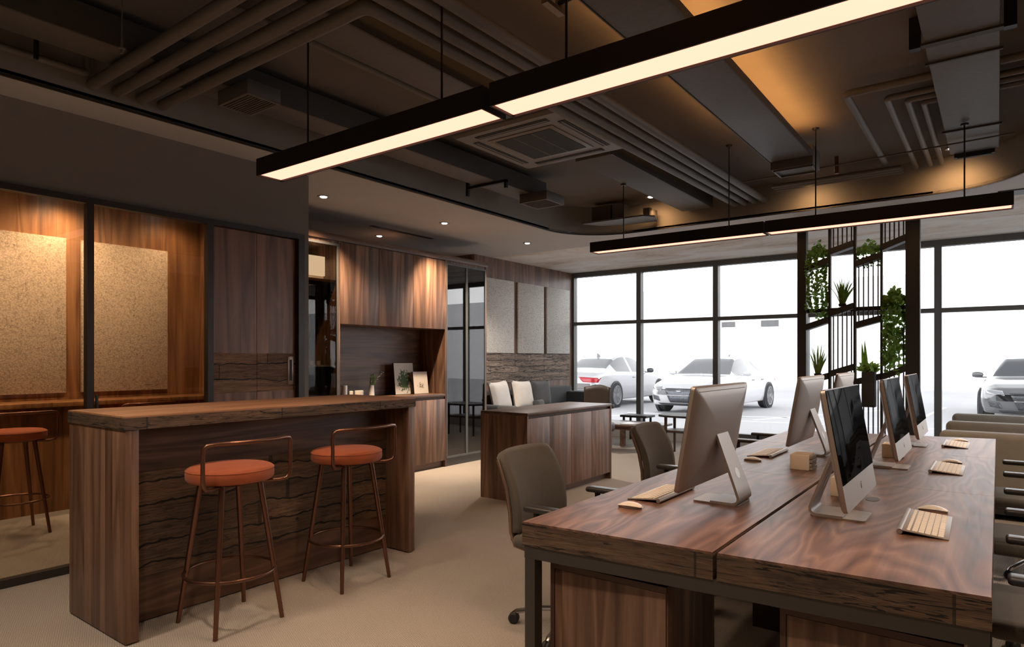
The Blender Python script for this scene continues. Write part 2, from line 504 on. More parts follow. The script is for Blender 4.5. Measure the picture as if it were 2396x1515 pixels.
def struct(name, b, mat, label=None, parent=None, **kw):
    o = obj(name, b, mat, parent, **kw)
    if parent is None:
        o['kind'] = 'structure'
        if label: o['label'] = label
    return o
def sroot(name, label, loc=(0, 0, 0)):
    o = bpy.data.objects.new(name, None)
    COL.objects.link(o); o.location = loc
    o['kind'] = 'structure'; o['label'] = label
    return o
def dup(root, loc, rot=None, label=None, group=None):
    def cp(o, par):
        c = o.copy(); COL.objects.link(c)
        if par is not None: c.parent = par
        for ch in list(o.children): cp(ch, c)
        return c
    r = cp(root, None)
    r.location = loc
    if rot is not None: r.rotation_euler = (0, 0, rot)
    if label: r['label'] = label
    if group: r['group'] = group
    return r
def rrect(x0, x1, y0, y1, r, n=6):
    pts = []
    for cx, cy, a0 in ((x1 - r, y1 - r, 0), (x0 + r, y1 - r, PI / 2), (x0 + r, y0 + r, PI), (x1 - r, y0 + r, 1.5 * PI)):
        for k in range(n + 1):
            a = a0 + PI / 2 * k / n
            pts.append((cx + r * math.cos(a), cy + r * math.sin(a)))
    return pts
def arc(c, r, a0, a1, n, plane='xz', k=0.0):
    out = []
    for i in range(n + 1):
        a = math.radians(a0 + (a1 - a0) * i / n)
        u, w = c[0] + r * math.cos(a), c[1] + r * math.sin(a)
        out.append((u, k, w) if plane == 'xz' else ((k, u, w) if plane == 'yz' else (u, w, k)))
    return out
# ================================================================== THE SETTING
SOF, SLAB = 2.97, 3.30
CX0, CX1, CY0, CY1, CR = -4.42, .25, -2.5, 7.42, .75
struct('floor', B().box(-7.4, 2.7, -3.6, 10.5, -.08, 0), 'carpet', 'beige woven carpet over the whole office floor', smooth=0)
struct('ceiling_slab', B().box(CX0 - .2, CX1 + .2, CY0 - .2, CY1 + .2, SLAB, SLAB + .1), 'paint_slab', 'dark exposed ceiling slab above pipes and ducts', smooth=0)
b = B()
b.box(-6.95, CX0, -3.5, 8.0, SOF, SOF + .02).box(CX1, 2.6, -3.5, 8.0, SOF, SOF + .02)
b.box(CX0, CX1, CY1, 8.0, SOF, SOF + .02).box(CX0, CX1, -3.5, CY0, SOF, SOF + .02)
for cx, cy, sx, sy in ((CX0, CY1, 1, -1), (CX1, CY1, -1, -1), (CX0, CY0, 1, 1), (CX1, CY0, -1, 1)):
    pts = [(cx, cy)]
    for k in range(15):
        a = PI / 2 * k / 14
        pts.append((cx + sx * CR * (1 - math.cos(a)), cy + sy * CR * (1 - math.sin(a))))
    b.prism(pts, SOF, SOF + .02)
struct('ceiling_soffit', b, 'paint_soffit', 'pale lowered ceiling around the round-cornered recess', smooth=0)
loop = rrect(CX0, CX1, CY0, CY1, CR, 14)
def ring(loop, t, z0, z1):
    n = len(loop)
    rings = []
    cxm, cym = (CX0 + CX1) / 2, (CY0 + CY1) / 2
    for i in range(n):
        p0, p1, p2 = Vector(loop[i - 1]), Vector(loop[i]), Vector(loop[(i + 1) % n])
        d = (p2 - p0).normalized()
        nr = Vector((d.y, -d.x))
        q = p1 + nr * t
        rings.append([(p1.x, p1.y, z0), (q.x, q.y, z0), (q.x, q.y, z1), (p1.x, p1.y, z1)])
    rings.append(rings[0])
    return B().loft(rings, True, False)
struct('ceiling_recess_side', ring(loop, .03, SOF - .002, SLAB), 'paint_fascia', 'curved upright side of the ceiling recess')
struct('trim_1', ring(rrect(CX0 + .001, CX1 - .001, CY0 + .001, CY1 - .001, CR, 14), .022, SOF - .014, SOF - .002), 'partition_frame', 'thin dark edge bead along the ceiling recess')
struct('ceiling_concrete', B().box(-6.95, 2.6, 8.0, 10.5, SOF, SOF + .1), 'concrete_cloudy', 'cloudy brown and white concrete ceiling in front of the windows', smooth=0)
struct('trim_2', B().box(.0, 2.6, 7.70, 7.93, SOF - .012, SOF), 'window_frame', 'dark blind track in the ceiling near the window', smooth=0)
struct('wall_left', B().box(-4.92, -4.80, -3.5, 3.464, 2.44, SOF).box(-4.92, -4.80, 3.403, 3.464, 0, 2.44).box(-5.35, -4.92, 3.403, 3.464, 0, SOF), 'paint_wall', 'dark taupe painted wall above the glazed booth', smooth=0)
struct('wall_booth_rear', B().box(-7.25, -7.15, -.6, 3.80, 0, 2.95), 'walnut_booth', 'orange-brown timber wall at the back of the booth', smooth=0)
struct('wall_booth_side', B().box(-7.15, -5.29, 3.72, 3.80, 0, 2.95).box(-5.35, -5.29, 3.464, 3.72, 0, 2.95), 'walnut_booth', 'timber end wall of the booth', smooth=0)
struct('wall_booth_near', B().box(-7.15, -4.92, -.62, -.54, 0, 2.95), 'walnut_booth', 'timber near wall of the booth', smooth=0)
struct('ceiling_booth', B().box(-7.25, -4.92, -.6, 3.403, 2.95, 2.965).box(-7.25, -5.36, 3.403, 3.78, 2.95, 2.965), 'paint_wall', 'ceiling of the booth', smooth=0)
struct('wall_left_rear', B().box(-7.05, -6.95, 3.80, 10.5, 0, SOF), 'paint_wall', 'painted wall behind the walnut cabinets', smooth=0)
struct('wall_lounge', B().box(-6.95, -6.36, 7.55, 10.5, 0, SOF), 'walnut_upright', 'walnut panelled wall behind the sofa', smooth=0)
struct('wall_right', B().box(2.6, 2.7, -3.5, 6.5, 0, SOF + .1).box(2.6, 2.7, 6.5, 10.5, 0, .13), 'paint_wall', 'painted right wall', smooth=0)
for i, (y0, y1) in enumerate(((6.5, 8.45), (8.45, 10.36))):  # windows out of view, added to let more daylight into the room
    r = sroot('window_%d' % (i + 9), 'dark framed window added unseen in the right wall for daylight, number %d' % (i + 1), (2.64, (y0 + y1) / 2, .13))
    f = B().box(2.6, 2.7, y0, y0 + .04, .13, 2.97).box(2.6, 2.7, y1 - .04, y1, .13, 2.97).box(2.6, 2.7, y0 + .04, y1 - .04, 2.89, 2.97).box(2.6, 2.7, y0 + .04, y1 - .04, .13, .19)
    obj('frame', f, 'window_frame', r, smooth=0)
    obj('pane', B().box(2.645, 2.653, y0 + .04, y1 - .04, .19, 2.89), 'pane_clear', r, smooth=0)
struct('wall_rear', B().box(-4.92, 2.6, -3.6, -3.5, 0, SOF + .4), 'paint_wall', 'painted wall at the near end of the office', smooth=0)
struct('wall_near_left', B().box(-4.92, -4.82, -3.5, -.54, 0, 2.44), 'paint_wall', 'painted wall beside the booth', smooth=0)
struct('wall_window_curb', B().box(-6.36, 2.6, 10.36, 10.52, 0, .13), 'paint_soffit', 'low pale curb under the windows', smooth=0)
struct('baseboard_left', B().box(-4.80, -4.785, -3.5, -.54, 0, .08), 'partition_frame', 'dark baseboard beside the booth', smooth=0)
# ---- booth front: two glazed bays and a panelled sliding door
def glazed(name, y0, y1, label):
    r = sroot(name, label, (-4.80, (y0 + y1) / 2, 0))
    f = B()
    f.box(-4.83, -4.77, y0, y1, 2.400, 2.44).box(-4.83, -4.77, y0, y1, 0, .05)
    f.box(-4.83, -4.77, y0, y0 + .02, .05, 2.40).box(-4.83, -4.77, y1 - .02, y1, .05, 2.40)
    obj('frame', f, 'partition_frame', r, smooth=0)
    obj('pane', B().box(-4.804, -4.796, y0 + .02, y1 - .02, .05, 2.40), 'pane_booth', r, smooth=0)
    return r
glazed('window_1', -.54, 1.759, 'booth glazing left of the black mullion')
w = glazed('window_2', 1.759, 2.570, 'booth glazing between the black mullion and the walnut door')
obj('pull_handle', B().box(-4.775, -4.755, 1.785, 1.800, 1.02, 1.14, .003), 'black_plastic', w)
d = sroot('door_1', 'walnut booth door with a band of old planks across it', (-4.82, 2.97, 0))
obj('frame', B().box(-4.83, -4.77, 2.57, 2.595, 0, 2.40).box(-4.83, -4.77, 3.345, 3.403, 0, 2.44).box(-4.83, -4.77, 2.57, 3.345, 2.40, 2.44), 'partition_frame', d, smooth=0)
for y0, y1 in ((2.60, 2.978), (2.982, 3.338)):
    obj('door_leaf', B().box(-4.86, -4.815, y0, y1, .01, 1.112).box(-4.86, -4.815, y0, y1, 1.425, 2.395), 'walnut_door', d, smooth=0)
    obj('plank_band', B().box(-4.86, -4.811, y0, y1, 1.112, 1.425), 'reclaimed_band', d, smooth=0)
h = obj('handle', B().box(-4.812, -4.806, 3.262, 3.322, 1.16, 1.40, .002), 'bronze_trim', d)
obj('handle_slot', B().box(-4.807, -4.8045, 3.278, 3.302, 1.195, 1.372), 'grille_dark', h, smooth=0)
# ---- window wall
YW = 10.42
xs = [-6.36, -5.01, -3.656, -2.30, -.644, .71, 2.6]
for i in range(len(xs) - 1):
    x0, x1 = xs[i], xs[i + 1]
    r = sroot('window_%d' % (i + 3), 'dark framed full-height window, bay %d from the sofa corner' % (i + 1), ((x0 + x1) / 2, YW, .13))
    f = B()
    hw = .042
    y0, y1 = YW - .05, YW + .07
    f.box(x0, x0 + hw, y0, y1, .13, 2.97).box(x1 - hw, x1, y0, y1, .13, 2.97)
    f.box(x0 + hw, x1 - hw, y0, y1, 2.885, 2.97).box(x0 + hw, x1 - hw, y0, y1, .13, .19)
    obj('frame', f, 'window_frame', r, smooth=0)
    obj('transom', B().box(x0 + hw, x1 - hw, y0, y1, 2.0, 2.058), 'window_frame', r, smooth=0)
    obj('pane', B().box(x0 + hw, x1 - hw, YW + .006, YW + .014, 2.058, 2.885), 'pane_clear', r, smooth=0)
    obj('pane', B().box(x0 + hw, x1 - hw, YW + .006, YW + .014, .19, 2.0), 'pane_clear', r, smooth=0)
# ---- outside
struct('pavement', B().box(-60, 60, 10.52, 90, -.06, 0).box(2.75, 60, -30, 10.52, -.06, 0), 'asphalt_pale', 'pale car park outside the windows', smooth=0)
for i, (xa, ya, xb, yb) in enumerate([(-7.6, 15.1, -3.2, 16.2), (-5.4, 14.4, .8, 15.4), (-4.4, 15.0, -2.2, 20.5), (-9.8, 13.6, -6.8, 14.3), (-1.6, 14.2, -1.2, 22)]):
    dx, dy = xb - xa, yb - ya
    l = math.hypot(dx, dy); nx, ny = -dy / l * .05, dx / l * .05
    struct('road_line', B().prism([(xa - nx, ya - ny), (xb - nx, yb - ny), (xb + nx, yb + ny), (xa + nx, ya + ny)], 0, .004), 'line_white', 'white painted parking line', smooth=0)
fa = sroot('building', 'white building across the car park with two grey vents', (0, 34, 0))
obj('wall', B().box(-60, 60, 34, 34.5, 0, 5.2), 'facade_white', fa, smooth=0)
for x0, x1, z0, z1 in ((-11.62, -10.9, 3.02, 3.30), (-9.62, -8.75, 2.99, 3.32)):
    v = obj('vent', B().box(x0, x1, 33.93, 34.0, z0, z1), 'vent_grey', fa, smooth=0)
    fr = B()
    fr.box(x0 - .1, x0, 33.9, 34.0, z0 - .1, z1 + .1).box(x1, x1 + .1, 33.9, 34.0, z0 - .1, z1 + .1).box(x0, x1, 33.9, 34.0, z1, z1 + .1).box(x0, x1, 33.9, 34.0, z0 - .1, z0)
    obj('vent_frame', fr, 'facade_white', v, smooth=0)
# ================================================================== LIGHT
SKY_LOW, SKY_HIGH = 6.4, .7
LK = 3.4
wd = bpy.data.worlds.new('world'); SC.world = wd; wd.use_nodes = True
wn = wd.node_tree
bg = wn.nodes['Background']
bg.inputs[0].default_value = (.96, .98, 1.0, 1)
tc = wn.nodes.new('ShaderNodeTexCoord'); sx = wn.nodes.new('ShaderNodeSeparateXYZ'); mr = wn.nodes.new('ShaderNodeMapRange')
wn.links.new(tc.outputs['Generated'], sx.inputs[0]); wn.links.new(sx.outputs[2], mr.inputs[0])
mr.inputs[1].default_value = 0.0; mr.inputs[2].default_value = .8; mr.inputs[3].default_value = SKY_LOW; mr.inputs[4].default_value = SKY_HIGH
wn.links.new(mr.outputs[0], bg.inputs[1])      # bright hazy horizon, duller overhead
def spot(x, y, z, energy, color, angle=95, blend=.8, size=.04, target=None):
    l = bpy.data.lights.new('fixture_or_fill_spot', 'SPOT')
    l.energy = energy * LK; l.color = color; l.spot_size = math.radians(angle); l.spot_blend = blend; l.shadow_soft_size = size
    o = bpy.data.objects.new('fixture_or_fill_spot', l); COL.objects.link(o); o.location = (x, y, z)
    if target:
        o.rotation_euler = (Vector(target) - Vector((x, y, z))).to_track_quat('-Z', 'Y').to_euler()
    return o
WARM = (1.0, .66, .38); SOFTW = (1.0, .80, .62)
def downlight(x, y, z, label, energy, color=SOFTW, angle=100, r=.045, group=None, target=None, blend=.8, lit=True, tl=True):
    t = thing('recessed_downlight', label, 'downlight', (x, y, z), group=group)
    obj('trim_ring', B().lathe([(r * .80, -.004), (r * 1.30, -.008), (r * 1.40, 0), (r * .80, 0)], (x, y, z), 24), 'ac_plastic', t)
    obj('lens', B().lathe([(0.001, -.011), (r * .62, -.011), (r * .78, -.003), (0.001, -.001)], (x, y, z), 24), 'downlight_glow', t)
    wash = target is not None and tl
    if lit: spot(x, y, z - (.16 if wash else .03), energy, color, angle, 1.0 if wash else blend, .10 if wash else .04, target)
    return t
downlight(-5.287, 3.988, SOF, 'round downlight in the pale ceiling closest to the booth wall', 110, (1, .74, .50), 80, target=(-5.75, 4.55, .9), blend=.9, tl=False)
downlight(-5.185, 5.613, SOF, 'round downlight in the pale ceiling in front of the middle of the cabinets', 110, (1, .74, .50), 80, target=(-5.75, 6.45, .9), blend=.9, tl=False)
downlight(-6.40, 5.694, SOF, 'small downlight above the cabinet tops, beside the ceiling slot', 18, SOFTW, 110)
downlight(-5.173, 7.268, SOF, 'round downlight in the pale ceiling near the sofa corner', 65, (1, .88, .76), 120)
downlight(-3.29, 7.14, SLAB, 'downlight in the dark slab beside the boxed corner of the recess', 5.5, (1, .54, .22), 165, target=(-3.35, 7.7, 2.4))
downlight(-.33, 7.14, SLAB, 'downlight in the dark slab beside the end of the flat duct', 3.4, (1, .54, .22), 165, target=(-.3, 7.7, 2.4))
downlight(-1.55, 7.16, SLAB, 'downlight in the dark slab behind the three level pipes', 3.4, (1, .54, .22), 165, target=(-1.5, 7.7, 2.4))
for x, y in ((-3.2, .3), (-1.1, .2), (-1.9, -1.3), (1.3, 2.4), (1.3, 5.2)):  # added fill spots, out of view and without fixtures, to brighten the room
    spot(x, y, (SLAB if CX0 < x < CX1 else SOF) - .03, 80 if x < -3 else 48, SOFTW, 130, .9, .08)
for y, e in ((2.35, 15), (1.2, 10), (3.35, 5)):
    spot(-6.86, y, 2.90, e, (1, .68, .40), 150, 1.0, .06, (-6.9, y, 0))
    t = thing('booth_downlight', 'warm downlight in the booth ceiling over the counter', 'downlight', (-6.86, y, 2.95), group='booth ceiling lights')
    obj('lens', B().lathe([(.001, -.004), (.05, -.004), (.05, 0), (.001, 0)], (-6.86, y, 2.95), 20), 'downlight_glow', t)
spot(-5.9, 1.5, 2.92, 30, (1, .72, .46), 110, 1.0, .1, (-7.15, 1.6, 1.55))  # two added broad fill spots, no fixture, brightening the booth wall
spot(-5.9, 2.9, 2.92, 20, (1, .72, .46), 110, 1.0, .1, (-7.15, 2.9, 1.45))
tag(obj('slot_diffuser', B().box(-6.02, -5.96, 5.2, 6.25, SOF - .006, SOF), 'grille_dark', smooth=0), 'long dark slot diffuser in the pale ceiling above the cabinets', 'vent')
# ---- the four linear pendants
def pendant(x0, x1, yc, label, rods, tops):
    z0, z1, hw = 2.462, 2.562, .086
    t = thing('pendant_lamp', label, 'lamp', ((x0 + x1) / 2, yc, z0), group='long black pendant lamps')
    h = B()
    h.box(x0, x1, yc - hw, yc - hw + .008, z0, z1).box(x0, x1, yc + hw - .008, yc + hw, z0, z1)
    h.box(x0, x0 + .008, yc - hw + .008, yc + hw - .008, z0, z1).box(x1 - .008, x1, yc - hw + .008, yc + hw - .008, z0, z1)
    h.box(x0 + .008, x1 - .008, yc - hw + .008, yc + hw - .008, z1 - .01, z1)
    obj('housing', h, 'lamp_housing', t, smooth=0)
    obj('diffuser', B().box(x0 + .012, x1 - .012, yc - hw + .014, yc + hw - .014, z0 + .008, z0 + .02), 'lamp_glow', t, smooth=0)
    for x, zt in zip(rods, tops):
        r = obj('hanging_rod', B().tube([(x, yc, z1), (x, yc, zt)], .0055, 8), 'black_steel', t)
        obj('canopy', B().lathe([(.001, -.014), (.022, -.014), (.028, -.004), (.028, 0), (.001, 0)], (x, yc, zt), 16), 'black_steel', r)
    for k in (.2, .5, .8):
        spot(x0 + (x1 - x0) * k, yc, z0 + .004, 10, (1, .72, .48), 150, 1.0, .05)
    return t
pendant(-3.51, -1.785, 2.255, 'long lit pendant nearer the bar, left one of the near pair', (-3.13, -2.10), (3.3, 3.3))
pendant(-1.745, -.04, 2.255, 'long lit pendant above the front desks, right one of the near pair', (-1.41, -.38), (3.098, 3.3))
pendant(-3.32, -1.615, 5.845, 'long lit pendant over the lounge side, left one of the far pair', (-2.985, -1.936), (3.119, 3.3))
pendant(-1.60, .09, 5.845, 'long lit pendant under the flat duct, right one of the far pair', (-1.215, -.198), (3.3, 3.117))
# ================================================================== CEILING SERVICES
def duct(name, label, x0, x1, y0, y1, z0, z1, cat='duct'):
    t = thing(name, label, cat, ((x0 + x1) / 2, (y0 + y1) / 2, z0))
    obj('duct_body', B().box(x0, x1, y0, y1, z0, z1, .008), 'duct_metal', t)
    return t
dc = duct('air_duct', 'flat textured duct with warm light glowing along both edges', -1.60, -1.265, .6, 5.95, 3.10, 3.135)
obj('edge_strip', B().box(-1.266, -1.258, .6, 5.95, 3.098, 3.152).box(-1.608, -1.60, .6, 5.95, 3.098, 3.150), 'duct_edge', dc, smooth=0)
o = obj('light_strip', B().box(-1.300, -1.285, .7, 5.75, 3.136, 3.143), 'strip_glow', dc, smooth=0); o['label'] = 'glowing warm strip'
o = obj('light_strip', B().box(-1.580, -1.573, .7, 5.3, 3.136, 3.141), 'strip_glow', dc, smooth=0); o['label'] = 'glowing warm strip'
g = B()
g.box(-1.58, -1.57, 5.95, 6.18, 3.02, 3.035).box(-1.275, -1.265, 5.95, 6.18, 3.02, 3.035).box(-1.58, -1.265, 5.95, 5.96, 3.02, 3.035).box(-1.58, -1.265, 6.17, 6.18, 3.02, 3.035)
obj('outlet_frame', g, 'pipe_light', dc, smooth=0)
obj('outlet_box', B().box(-1.60, -1.255, 5.93, 6.2, 3.035, 3.2, .004), 'duct_metal', dc)
dr = duct('air_duct', 'wide flat duct with straps, running beside the L-shaped pipes', -.33, .01, .8, 6.72, 3.13, 3.195)
for y in (3.55, 4.25, 4.55, 6.0):
    big = y in (3.55, 4.25)
    s = B().box(-.345, .025, y, y + (.05 if big else .018), 3.118, 3.131)
    obj('strap', s, 'duct_edge', dr, smooth=0)
    if big:
        obj('bracket', B().box(-.40, -.345, y, y + .05, 3.112, 3.29), 'black_steel', dr, smooth=0)
        obj('bracket', B().box(.025, .08, y, y + .05, 3.112, 3.29), 'black_steel', dr, smooth=0)
obj('outlet_grille', B().box(-.30, -.02, 6.72, 6.78, 3.10, 3.135).box(-.28, -.04, 6.73, 6.77, 3.094, 3.10), 'grille_dark', dr, smooth=0)
d1 = duct('air_duct', 'broad flat duct crossing above the long pipes near the bar', -3.03, -2.74, -.5, 3.80, 3.14, 3.26)
obj('edge_strip', B().box(-2.74, -2.725, -.5, 3.80, 3.14, 3.285), 'duct_edge', d1, smooth=0)
d2 = duct('air_duct', 'textured duct running from the ceiling cassette unit to the far side of the recess', -2.99, -2.64, 4.93, 7.36, 3.12, 3.24)
obj('edge_strip', B().box(-2.64, -2.625, 4.93, 7.36, 3.12, 3.27), 'duct_edge', d2, smooth=0)
d3 = duct('air_duct', 'long narrow duct close to the left side of the ceiling recess', -4.12, -3.86, -.9, 5.75, 3.085, 3.22)
obj('edge_strip', B().box(-3.86, -3.845, -.9, 5.75, 3.085, 3.25), 'duct_edge', d3, smooth=0)
obj('bracket', B().box(-4.22, -4.195, 4.88, 4.91, 2.99, 3.295).box(-4.22, -3.72, 4.88, 4.91, 3.055, 3.08).box(-3.745, -3.72, 4.88, 4.91, 3.0, 3.08), 'black_steel', d3, smooth=0)
obj('bracket', B().box(-4.3, -4.28, 1.3, 1.32, 3.05, 3.295), 'black_steel', d3, smooth=0)
for y0, y1, lab in ((2.19, 2.42, 'slatted outlet box under the narrow duct beside the four long pipes'), (5.45, 5.78, 'perforated outlet box at the far end of the narrow duct')):
    t = thing('outlet_box', lab, 'vent', (-3.8, (y0 + y1) / 2, 2.99))
    obj('box_body', B().box(-3.98, -3.64, y0, y1, 3.0, 3.084, .004), 'duct_metal', t)
    f = B()
    f.box(-3.98, -3.955, y0, y1, 2.992, 3.0).box(-3.665, -3.64, y0, y1, 2.992, 3.0).box(-3.955, -3.665, y0, y0 + .02, 2.992, 3.0).box(-3.955, -3.665, y1 - .02, y1, 2.992, 3.0)
    obj('frame', f, 'pipe_paint', t, smooth=0)
    obj('dark_opening', B().box(-3.955, -3.665, y0 + .02, y1 - .02, 2.998, 2.9995), 'grille_dark', t, smooth=0)
    s = B()
    for k in range(9):
        yy = y0 + .035 + (y1 - y0 - .07) * k / 8
        s.box(-3.955, -3.665, yy - .004, yy + .004, 2.990, 2.998)
    obj('slats', s, 'pipe_paint', t, smooth=0)
# cassette air conditioner
ac = thing('air_conditioner', 'square ceiling cassette air conditioner with a dark mesh centre', 'air conditioner', (-2.98, 4.36, 3.12))
X0, X1, Y0, Y1 = -3.47, -2.46, 3.85, 4.88
obj('body', B().box(X0 + .1, X1 - .1, Y0 + .1, Y1 - .1, 3.16, 3.30), 'ac_plastic', ac, smooth=0)
obj('fascia', B().loft([[(X0, Y0, 3.15), (X1, Y0, 3.15), (X1, Y1, 3.15), (X0, Y1, 3.15)], [(X0 + .015, Y0 + .015, 3.125), (X1 - .015, Y0 + .015, 3.125), (X1 - .015, Y1 - .015, 3.125), (X0 + .015, Y1 - .015, 3.125)]]).box(X0, X1, Y0, Y1, 3.15, 3.16), 'ac_plastic', ac, smooth=0)
obj('mesh_frame', B().box(X0 + .20, X1 - .20, Y0 + .20, Y1 - .20, 3.118, 3.1255, .003), 'ac_plastic', ac)
obj('intake_mesh', B().box(X0 + .245, X1 - .245, Y0 + .245, Y1 - .245, 3.1150, 3.119), 'ac_mesh', ac, smooth=0)
s = B()
for k in (1, 2):
    xx = X0 + .245 + (X1 - X0 - .49) * k / 3
    s.box(xx - .002, xx + .002, Y0 + .245, Y1 - .245, 3.1135, 3.1155)
obj('mesh_rib', s, 'ac_plastic', ac, smooth=0)
for k, (a, bq, c, dq) in enumerate(((X0 + .17, X1 - .17, Y0 + .07, Y0 + .13), (X0 + .17, X1 - .17, Y1 - .13, Y1 - .07), (X0 + .07, X0 + .13, Y0 + .17, Y1 - .17), (X1 - .13, X1 - .07, Y0 + .17, Y1 - .17))):
    sl = obj('air_slot', B().box(a, bq, c, dq, 3.121, 3.1260), 'grille_dark', ac, smooth=0)
    if bq - a > dq - c: v = B().box(a + .01, bq - .01, (c + dq) / 2 - .006, (c + dq) / 2 + .006, 3.117, 3.121)
    else: v = B().box((a + bq) / 2 - .006, (a + bq) / 2 + .006, c + .01, dq - .01, 3.117, 3.121)
    obj('vane', v, 'ac_plastic', sl, smooth=0)
# pipes
def pipe(label, pts, r, mat='pipe_paint', group=None):
    P = [Vector(p) for p in pts]
    out = [P[0]]
    for i in range(1, len(P) - 1):
        a, c = (P[i - 1] - P[i]).normalized(), (P[i + 1] - P[i]).normalized()
        rr = r * 1.6
        for k in range(6):
            s = k / 5
            out.append((P[i] + a * rr) * (1 - s) ** 2 + P[i] * 2 * s * (1 - s) + (P[i] + c * rr) * s ** 2)
    out.append(P[-1])
    return tag(obj('pipe', B().tube(out, r, 12), mat), label, 'pipe', group)
G1 = 'pipes that cross the ceiling and turn along it'
for i, (y, x, w) in enumerate(((1.63, -2.06, 'farthest from the outlet box'), (1.77, -2.16, 'second from the sprinkler side'), (1.91, -2.27, 'third from the sprinkler side'), (2.04, -2.38, 'closest to the slatted outlet box'))):
    pipe('thick dark ceiling pipe turning toward the windows, ' + w, [(-4.40, y, 3.045), (x, y, 3.045), (x, 7.40, 3.045 + .085)], .034, group=G1)
G2 = 'L-shaped pipes beside the flat duct'
for i, (x, y, w, r) in enumerate(((-.85, 5.02, 'outermost and longest of the L-shaped set', .026), (-.63, 5.27, 'second in the L-shaped set', .022), (-.515, 5.39, 'third in the L-shaped set', .022), (-.425, 5.50, 'innermost of the L-shaped set, next to the flat duct', .022))):
    pipe('dark L-bent ceiling pipe, ' + w, [(.24, y, 3.225), (x, y, 3.225), (x, 7.33 - .1 * (i == 0), 3.225)], r, 'pipe_light' if i else 'pipe_paint', G2)
G3 = 'level pipes by the glowing fascia'
for i, y in enumerate((7.02, 7.10, 7.18)):
    pipe('thin level pipe by the glowing recess side, ' + ('front', 'middle', 'rear')[i] + ' one of three', [(-1.88, y, 3.168), (-.72, y, 3.168)], .020, 'pipe_light', G3)
pipe('slim conduit hung level below the L-shaped pipes', [(-1.95, 6.30, 3.07), (.1, 6.30, 3.115)], .007, 'pipe_paint')
pipe('short pipe hugging the bar-side fascia of the recess', [(-4.37, -.5, 3.09), (-4.37, 1.60, 3.09), (-4.37, 1.60, 3.29)], .022)
pipe('slim pipe running beside the broad flat duct', [(-3.18, -.4, 3.22), (-3.18, 3.70, 3.22)], .028)
pipe('short upright bronze stub between the conduit and the slab', [(-1.22, 6.75, 3.13), (-1.22, 6.75, 3.29)], .018, 'bronze')
t = thing('sprinkler', 'small sprinkler head hanging by the first long pipe', 'sprinkler', (-3.72, 1.52, 3.02))
obj('drop', B().tube([(-3.72, 1.52, 3.06), (-3.72, 1.52, 3.30)], .004, 8), 'pipe_light', t)
obj('head', B().lathe([(.001, -.03), (.008, -.03), (.007, -.01), (.016, -.006), (.016, 0), (.006, .003), (.006, .04), (.001, .04)], (-3.72, 1.52, 3.03), 14), 'pipe_light', t)
t = thing('cable_bracket', 'bronze hanging bracket with two bars above the near pendant', 'bracket', (-1.58, 2.55, 3.05))
obj('arm', B().box(-1.70, -1.665, 2.50, 2.53, 3.05, 3.3).box(-1.70, -1.665, 2.62, 2.65, 3.05, 3.3).box(-1.70, -1.665, 2.50, 2.65, 3.03, 3.05), 'bronze_trim', t, smooth=0)
obj('bar', B().tube([(-1.68, 2.53, 3.06), (-1.2, 2.50, 3.065)], .012, 8).tube([(-1.68, 2.62, 3.08), (-1.2, 2.60, 3.08)], .012, 8), 'black_steel', t)
t = thing('cable_shelf', 'boxed cable shelf in the curved far corner of the recess', 'shelf', (-3.7, 7.15, 3.05))
obj('shelf_plate', B().prism([(-4.12, 6.95), (-4.0, 7.18), (-3.75, 7.32), (-3.3, 7.34), (-3.22, 7.1), (-3.32, 6.98)], 3.045, 3.062), 'pipe_light', t, smooth=0)
obj('box', B().box(-4.02, -3.76, 7.02, 7.16, 3.062, 3.25), 'duct_edge', t, smooth=0)
obj('box', B().box(-3.75, -3.60, 7.04, 7.2, 3.062, 3.24), 'duct_metal', t, smooth=0)
obj('box', B().box(-3.36, -3.28, 7.08, 7.3, 3.062, 3.16), 'duct_metal', t, smooth=0)
# ================================================================== BAR
bar = thing('bar_counter', 'long walnut bar with a thick weathered plank top and old boards on its front', 'bar', (-3.68, 2.34, 0))
obj('countertop', B().box(-4.028, -3.339, 1.376, 3.309, 1.094, 1.102), 'walnut_bar_top', bar, smooth=0)
obj('plank_edge', B().box(-4.03, -3.337, 1.374, 3.311, 1.036, 1.0945), 'reclaimed_edge', bar, smooth=0)
for y0, y1 in ((1.38, 1.442), (3.245, 3.305)):
    obj('end_panel', B().box(-4.025, -3.342, y0, y1, 0.008, 1.036, .002), 'walnut_upright', bar)
obj('front_panel', B().box(-3.63, -3.585, 1.442, 3.245, .008, .243).box(-3.63, -3.585, 1.442, 3.245, .785, 1.036), 'walnut_level', bar, smooth=0)
obj('plank_cladding', B().box(-3.63, -3.578, 1.442, 3.245, .243, .785), 'reclaimed_plank', bar, smooth=0)
obj('plinth', B().box(-4.0, -3.37, 1.39, 1.43, 0, .008).box(-4.0, -3.37, 3.26, 3.30, 0, .008), 'black_plastic', bar, smooth=0)
